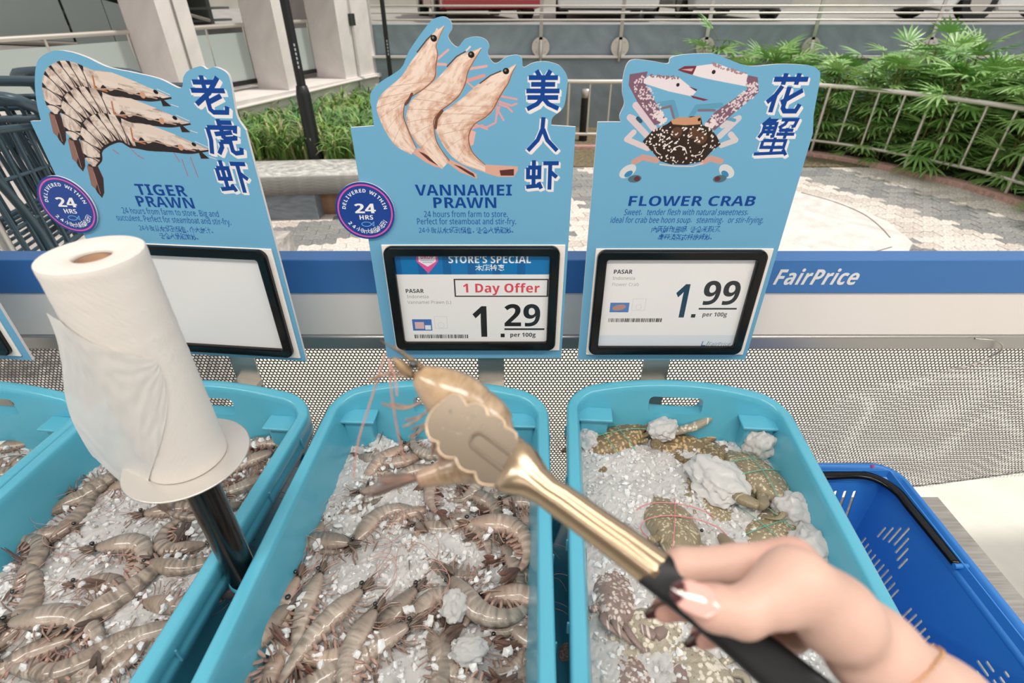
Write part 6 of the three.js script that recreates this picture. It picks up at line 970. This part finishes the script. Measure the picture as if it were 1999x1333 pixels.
// ---------------- tongs in the hand
const gold = P({ color: rgb(0.50, 0.385, 0.27), metalness: 0.95, roughness: 0.30 });
const bladeM = P({ color: rgb(0.185, 0.152, 0.12), metalness: 0.95, roughness: 0.34 });
const gripM = P({ color: rgb(0.008, 0.009, 0.011), roughness: 0.45, specularIntensity: 0.6 });
const tA = at(925, 868, 0.300), tB = at(1500, 1262, 0.262);      // jaw and far grip, along the tongs
const tX = tB.clone().sub(tA).normalize(), tN = (() => { const view = V(0, EYE, 0).sub(tA).normalize(); return view.addScaledVector(tX, -view.dot(tX)).normalize(); })(), tY = tN.clone().cross(tX);      // tN faces the eye
const TL = (px, py) => { const q = onPlane(px, py, tA, tN).sub(tA); return [q.dot(tX), q.dot(tY)]; };
{
  const t = thing('tongs', 'gold scalloped serving tongs with black grips gripping a prawn', 'tongs'); t.position.copy(tA); t.quaternion.setFromRotationMatrix(new THREE.Matrix4().makeBasis(tX, tY, tN));
  const K5 = (x, y) => TL(680 + x / 3.3333, 620 + y / 3.3333);
  // scalloped blade outline: lobes with notches between them
  const lobes = [[[1095, 790], [1088, 752], [1050, 728], [1022, 716]], [[1022, 716], [1010, 672], [965, 642], [908, 640]], [[908, 640], [892, 590], [842, 560], [775, 572]], [[775, 572], [735, 515], [690, 503], [620, 540], [545, 612], [512, 690], [518, 760], [545, 795], [588, 812]], [[588, 812], [588, 862], [630, 905], [700, 915]], [[700, 915], [722, 968], [770, 1000], [826, 1006]], [[826, 1006], [838, 1055], [880, 1085], [955, 1090]]];
  const outl = lobes.flatMap((l, i) => new THREE.SplineCurve(l.map(([x, y]) => new THREE.Vector2(...K5(x, y)))).getPoints(12).slice(i ? 1 : 0));
  outl.push(...[[1010, 1090], [1130, 900], [1110, 810]].map(([x, y]) => new THREE.Vector2(...K5(x, y))));
  const blade = () => { const g = extrude(new THREE.Shape(outl), 0.0008, 0.0007, 2); return g; };
  // arm: arched channel from the neck to the grip
  const sec = [[[945, 1092], [1095, 792]], [[962, 1108], [1150, 806]], [[990, 1132], [1195, 836]], [[1050, 1150], [1232, 895]], [[1130, 1162], [1275, 968]], [[1215, 1205], [1345, 1042]]].map(([a, b]) => [K5(...a), K5(...b)]);
  for (const [a, b] of [[[1070, 1001], [1112, 948]], [[1130, 1046], [1172, 990]], [[1190, 1092], [1236, 1032]], [[1244, 1134], [1300, 1078]], [[1256, 1142], [1310, 1086]]]) sec.push([TL(...a), TL(...b)]);
  const arm = (dome) => { const rings = sec.map(([a, b], i) => { const k = i / (sec.length - 1), dz = dome * Math.sin(Math.min(1, i / 3) * Math.PI / 2), n = 12, r = []; for (let j = 0; j <= n; j++) { const s = j / n, ang = Math.PI * s; r.push(V(lerp(a[0], b[0], s), lerp(a[1], b[1], s), 0.001 + dz * Math.pow(Math.sin(ang), 0.75) + (i === 0 ? 0.0 : 0) - 0.0018 * Math.exp(-(((s - 0.62) / 0.10) ** 2)) * Math.min(1, i / 4))); } for (let j = n; j >= 0; j--) { const q = r[j]; r.push(V(q.x, q.y, q.z - 0.0012 - (j === 0 || j === n ? 0.003 : 0))); } return r; }); return loft(rings, true, true); };
  const gsec = [[[1244, 1136], [1306, 1082]], [[1290, 1172], [1352, 1122]], [[1340, 1212], [1412, 1172]], [[1400, 1262], [1480, 1222]], [[1470, 1326], [1560, 1282]], [[1560, 1404], [1650, 1352]], [[1640, 1470], [1720, 1420]]].map(([a, b]) => [TL(...a), TL(...b)]);
  const grip = () => { const rings = gsec.map(([a, b], i) => { const n = 18, c = [(a[0] + b[0]) / 2, (a[1] + b[1]) / 2], r = []; for (let j = 0; j < n; j++) { const w = j / n * Math.PI * 2, co = Math.cos(w), si = Math.sin(w), e = Math.pow(Math.abs(co), 0.6) * Math.sign(co), f = Math.pow(Math.abs(si), 0.6) * Math.sign(si); r.push(V(c[0] + (b[0] - a[0]) / 2 * e, c[1] + (b[1] - a[1]) / 2 * e, f * 0.0062 + 0.0002)); } return r; }); return loft(rings, true, true); };
  const bl = part('blade', blade(), bladeM, t);
  part('rolled_edge', tube(outl.slice(0, -3).map((p) => V(p.x, p.y, 0.0009)), 0.0009, 6, 220), gold, bl);
  const sl = []; for (let i = 0; i < 28; i++) { const a = i / 28 * Math.PI * 2, ca = Math.cos(a), sa = Math.sin(a), [ax, ay] = K5(850, 808), [bx, by] = K5(1040, 950), len = Math.hypot(bx - ax, by - ay), ux = (bx - ax) / len, uy = (by - ay) / len, off = ca > 0 ? len : 0; const w = 0.0045; sl.push(V(ax + ux * (off + ca * w) - uy * sa * w, ay + uy * (off + ca * w) + ux * sa * w, 0.0012)); }
  part('stamped_slot', tube(sl, 0.0011, 6, 90, true), bladeM, bl);
  part('arm', arm(0.0062), gold, t); part('grip', grip(), gripM, t);
  const drops = [], dr = rng(8); for (let i = 0; i < 26; i++) { const [x, y] = K5(rr(620, 1000, dr), rr(600, 760, dr) + 0), s = rr(0.0004, 0.0011, dr); if (y > 0.02 || y < -0.02) continue; drops.push(new THREE.SphereGeometry(s, 8, 6).scale(1, 1, 0.6).translate(x, y, 0.0014)); }
  part('water_drops', drops, P({ color: 0xffffff, roughness: 0.03, transmission: 0.9, thickness: 0.001, ior: 1.33 }), bl);
  // the second arm behind, opening towards the jaw
  const back = new THREE.Group(); const b2 = part('blade', blade(), bladeM, t), a2 = part('arm', arm(0.0062), gold, t), g2 = part('grip', grip(), gripM, t);
  for (const m of [b2, a2, g2]) { m.scale.z = -1; m.rotation.y = -0.085; m.position.set(0.002, 0.001, -0.038); }
}
// prawn held in the jaws
{
  const v = prawnGeo({ bend: 2.2, seed: 99, skin: SK.held, fine: 1.7, fat: 1.42, at: [0.40, 0.30] }), t = thing('prawn', 'large glossy brown prawn held up in the jaws of the tongs', 'prawn'); 
  part('body', v.body, prawnM, t); part('tail_fan', v.tail, prawnM, t); part('legs', v.leg, prawnM, t);  for (const f of v.eyes) part('eye', f, eyeM, t);
  // turned and sized so that nose and tail lie where they are held up, in the plane facing the eye
  const rt = V(1, 0, 0), up = V(0, cosP, -sinP), Z = 0.322, to2 = (px, py) => [(px - 999.5) / FOC * Z, -(py - 666.5) / FOC * Z], N0 = to2(742, 664), N1 = to2(730, 964);
  const lx = v.rump[0] - v.nose[0], ly = -(v.rump[1] - v.nose[1]), wx = N1[0] - N0[0], wy = N1[1] - N0[1], l2 = lx * lx + ly * ly, kr = (wx * lx + wy * ly) / l2, ki = (wy * lx - wx * ly) / l2, sc = Math.hypot(kr, ki);
  const ax = rt.clone().multiplyScalar(kr / sc).addScaledVector(up, ki / sc), ay = rt.clone().multiplyScalar(ki / sc).addScaledVector(up, -kr / sc);
  t.scale.setScalar(sc); t.quaternion.setFromRotationMatrix(new THREE.Matrix4().makeBasis(ax, ay, ax.clone().cross(ay)));
  t.position.copy(at(742, 664, Z)).addScaledVector(ax, -v.nose[0] * sc).addScaledVector(ay, -v.nose[1] * sc);
  const pa = (l) => { const m = part('antenna', tube(l.map(([x, y, z]) => at(x, y, z)), 0.0006, 5, 20), feelM); scene.remove(m); t.attach(m); m.name = 'antenna'; }; t.updateMatrixWorld(); pa([[760, 700, 0.318], [764, 760, 0.322], [776, 840, 0.33], [792, 905, 0.34]]); pa([[752, 690, 0.322], [728, 770, 0.33], [700, 860, 0.34], [690, 930, 0.35]]); pa([[758, 700, 0.316], [772, 740, 0.318], [775, 772, 0.32]]);
}

// ---------------- hand and forearm
{
  const J = (px, py, z) => at(px, py, z);
  const bones = [];       // [a, b, ra, rb, group]
  const chain = (pts, rad, g) => { for (let i = 0; i + 1 < pts.length; i++) bones.push([pts[i], pts[i + 1], rad[i], rad[i + 1], g]); };
  const W = J(1702, 1270, 0.262), F = J(1960, 1500, 0.262);
  chain([F, J(1840, 1384, 0.262), W], [0.027, 0.0225, 0.0190], 0);
  chain([W, J(1618, 1190, 0.262), J(1545, 1100, 0.270)], [0.0190, 0.0160, 0.0118], 0);
  chain([W, J(1640, 1190, 0.284), J(1568, 1146, 0.292)], [0.018, 0.0145, 0.0112], 0);
  chain([J(1660, 1240, 0.285), J(1590, 1190, 0.298)], [0.017, 0.011], 0);
  chain([J(1640, 1210, 0.250), J(1552, 1140, 0.243), J(1515, 1172, 0.240)], [0.0185, 0.0148, 0.0112], 0);
  chain([J(1546, 1096, 0.270), J(1440, 1100, 0.272), J(1335, 1105, 0.277), J(1285, 1110, 0.293), J(1268, 1098, 0.306)], [0.0115, 0.0096, 0.0092, 0.0085, 0.0075], 1);
  chain([J(1562, 1138, 0.288), J(1420, 1170, 0.298), J(1345, 1178, 0.300), J(1296, 1190, 0.296)], [0.0108, 0.0096, 0.0088, 0.0070], 2);
  chain([J(1580, 1172, 0.296), J(1478, 1212, 0.304), J(1420, 1226, 0.302), J(1372, 1242, 0.298)], [0.0102, 0.0092, 0.0085, 0.0070], 3);
  chain([J(1600, 1205, 0.296), J(1545, 1243, 0.302), J(1505, 1240, 0.298), J(1482, 1228, 0.294)], [0.0095, 0.0085, 0.0078, 0.0065], 4);
  chain([J(1535, 1150, 0.242), J(1452, 1196, 0.2385), J(1395, 1186, 0.2400), J(1350, 1168, 0.2440)], [0.0140, 0.0108, 0.0100, 0.0072], 5);
  const pa = V(), ba = V();
  const cap = (p, [a, b, ra, rb]) => { pa.subVectors(p, a); ba.subVectors(b, a); const h = clamp(pa.dot(ba) / ba.dot(ba), 0, 1), k = h * h * (3 - 2 * h); return pa.addScaledVector(ba, -h).length() - lerp(ra, rb, (h + k) / 2); };
  const smin = (a, b, k) => { const h = clamp(0.5 + 0.5 * (b - a) / k, 0, 1); return lerp(b, a, h) - k * h * (1 - h); };
  const q = V(), d = [0, 0, 0, 0, 0, 0];
  const field = (x, y, z) => { q.set(x, y, z); d.fill(1); for (const b of bones) { const g = b[4], c = cap(q, b); d[g] = d[g] === 1 ? c : smin(d[g], c, g === 0 ? 0.010 : 0.003); } let s = d[0]; let fin = 1; for (let g = 1; g <= 4; g++) fin = smin(fin, d[g], 0.0012); s = smin(s, fin, 0.0055); return smin(s, d[5], 0.0042); };
  const lo = V(1e9, 1e9, 1e9), hi = V(-1e9, -1e9, -1e9); for (const [a, b, ra, rb] of bones) for (const [p, r] of [[a, ra], [b, rb]]) { lo.min(p.clone().subScalar(r + 0.006)); hi.max(p.clone().addScalar(r + 0.006)); }
  const g = surfaceNets(field, lo, hi, 0.0019);
  const tips = [J(1350, 1168, 0.244), J(1296, 1190, 0.296), J(1372, 1242, 0.298), J(1482, 1228, 0.294), J(1268, 1098, 0.306), J(1545, 1098, 0.262)];
  paint(g, (p) => { let n = 0; for (const t of tips) n = Math.max(n, Math.exp(-((p.distanceTo(t) / 0.016) ** 2))); const m = 0.5 + 0.5 * fbm(p.x * 60, p.y * 60, p.z * 60, 3), f = 0.5 + 0.5 * noise(p.x * 420, p.y * 420, p.z * 420); return mix3(mix3([0.62, 0.415, 0.345], [0.575, 0.37, 0.305], m), [0.54, 0.25, 0.21], n * 0.5).map((c) => c * (0.97 + 0.05 * f)); });
  const skin = P({ color: 0xffffff, vertexColors: true, roughness: 0.48, sheen: 0.25, sheenColor: rgb(0.9, 0.5, 0.4), sheenRoughness: 0.5, specularIntensity: 0.6 });
  const t = thing('person', 'bare right hand and forearm reaching in to hold the tongs', 'person');
  // forearm on towards the elbow, outside the picture
  const fd = F.clone().sub(W).normalize(), fs = fd.clone().cross(V(0, 1, 0)).normalize(), fu = fs.clone().cross(fd), arm = loft([[-0.012, 0.0262], [0.0, 0.0272], [0.05, 0.031], [0.11, 0.035], [0.16, 0.034], [0.19, 0.026], [0.197, 0.012]].map(([d2, r]) => Array.from({ length: 28 }, (_, i) => { const a = i / 28 * Math.PI * 2; return F.clone().addScaledVector(fd, d2).addScaledVector(fs, Math.cos(a) * r).addScaledVector(fu, Math.sin(a) * r); })), true, true);
  paint(arm, (p) => { const m = 0.5 + 0.5 * fbm(p.x * 60, p.y * 60, p.z * 60, 3); return mix3([0.62, 0.415, 0.345], [0.575, 0.37, 0.305], m); });
  part('hand', mergeGeometries([g, arm].map((q2) => q2.toNonIndexed())), skin, t);
  // nails: curved long ovals with dark tips
  const nail = (base, tip, outw, w, plain) => {
    const ax = tip.clone().sub(base), L = ax.length(); ax.normalize(); const n = outw.clone().addScaledVector(ax, -outw.dot(ax)).normalize(), s = ax.clone().cross(n), rings = [], cols = [], nu = 22, nv = 12, dark = [0.06, 0.018, 0.022];
    for (let i = 0; i <= nu; i++) { const u = i / nu, wid = w * Math.sqrt(Math.max(0.002, 1 - Math.pow(Math.abs(u - 0.42) / (u < 0.42 ? 0.44 : 0.60), 2.6))), ring = []; for (let j = 0; j <= nv; j++) { const v = lerp(-1, 1, j / nv), b = 1 - 0.55 * v * v; ring.push(base.clone().addScaledVector(ax, u * L).addScaledVector(s, v * wid).addScaledVector(n, 0.0024 * b + 0.0008 * Math.sin(u * 3) - 0.0012 * u * u)); const tipped = sstep(0.70 + 0.10 * v * v, 0.73 + 0.10 * v * v, u), dot = Math.hypot(u - 0.80, v * 0.3) < 0.05; cols.push(...(plain ? dark : mix3([0.70, 0.40, 0.36], dot ? [0.8, 0.6, 0.45] : dark, tipped))); } rings.push(ring); }
    const top = loft(rings, false); top.setAttribute('color', new THREE.Float32BufferAttribute(cols, 3)); const und = top.clone().translate(...n.clone().multiplyScalar(-0.0009).toArray()); und.setAttribute('color', new THREE.Float32BufferAttribute(cols, 3));
    part('fingernail', [top, und], P({ vertexColors: true, color: 0xffffff, roughness: 0.1, clearcoat: 1, clearcoatRoughness: 0.05 }), t);
  };
  const eye = (p) => V(0, EYE, 0).sub(p).normalize();
  { const a = J(1402, 1188, 0.2325), b = J(1310, 1148, 0.2375); nail(a, b, eye(a).add(V(0, 0.35, -0.1)), 0.0066, false); }
  { const a = J(1312, 1188, 0.2905), b = J(1258, 1200, 0.290), o = V(-0.9, -0.35, -0.25).add(eye(a).multiplyScalar(0.15)); nail(a, b, o, 0.0048, true); }
  { const a = J(1386, 1240, 0.2925), b = J(1336, 1258, 0.290), o = V(-0.9, -0.35, -0.25).add(eye(a).multiplyScalar(0.15)); nail(a, b, o, 0.0048, true); }
  // fine chain bracelet round the wrist
  const c = J(1768, 1282, 0.262), axis = F.clone().sub(W).normalize(), e1 = eye(c).addScaledVector(axis, -eye(c).dot(axis)).normalize(), e2 = axis.clone().cross(e1), loop = [];
  for (let i = 0; i < 48; i++) { const a = i / 48 * Math.PI * 2, p0 = c.clone().addScaledVector(axis, -0.008 * Math.cos(a) - 0.011 * Math.sin(a)); let lo2 = 0.01, hi2 = 0.05; for (let k = 0; k < 18; k++) { const m = (lo2 + hi2) / 2, p = p0.clone().addScaledVector(e1, Math.cos(a) * m).addScaledVector(e2, Math.sin(a) * m); field(p.x, p.y, p.z) < 0.0006 ? lo2 = m : hi2 = m; } loop.push(p0.addScaledVector(e1, Math.cos(a) * hi2).addScaledVector(e2, Math.sin(a) * hi2)); }
  const bt = thing('bracelet', 'thin gold chain bracelet with brown beads on the wrist', 'bracelet'), bm = P({ color: rgb(0.62, 0.36, 0.20), metalness: 0.7, roughness: 0.35 });
  part('chain', tube(loop, 0.0006, 5, 160, true), bm, bt);
  for (let i = 0; i < 48; i += 2) part('link', new THREE.SphereGeometry(0.0011, 8, 6).translate(...loop[i].toArray()), bm, bt);
  for (const k of [8, 10]) part('bead', new THREE.SphereGeometry(0.0024, 12, 10).scale(1, 1, 0.8).translate(...loop[k].toArray()), P({ color: rgb(0.22, 0.07, 0.04), roughness: 0.2, clearcoat: 1 }), bt);
}

shade(scene);
renderer.render(scene, camera);
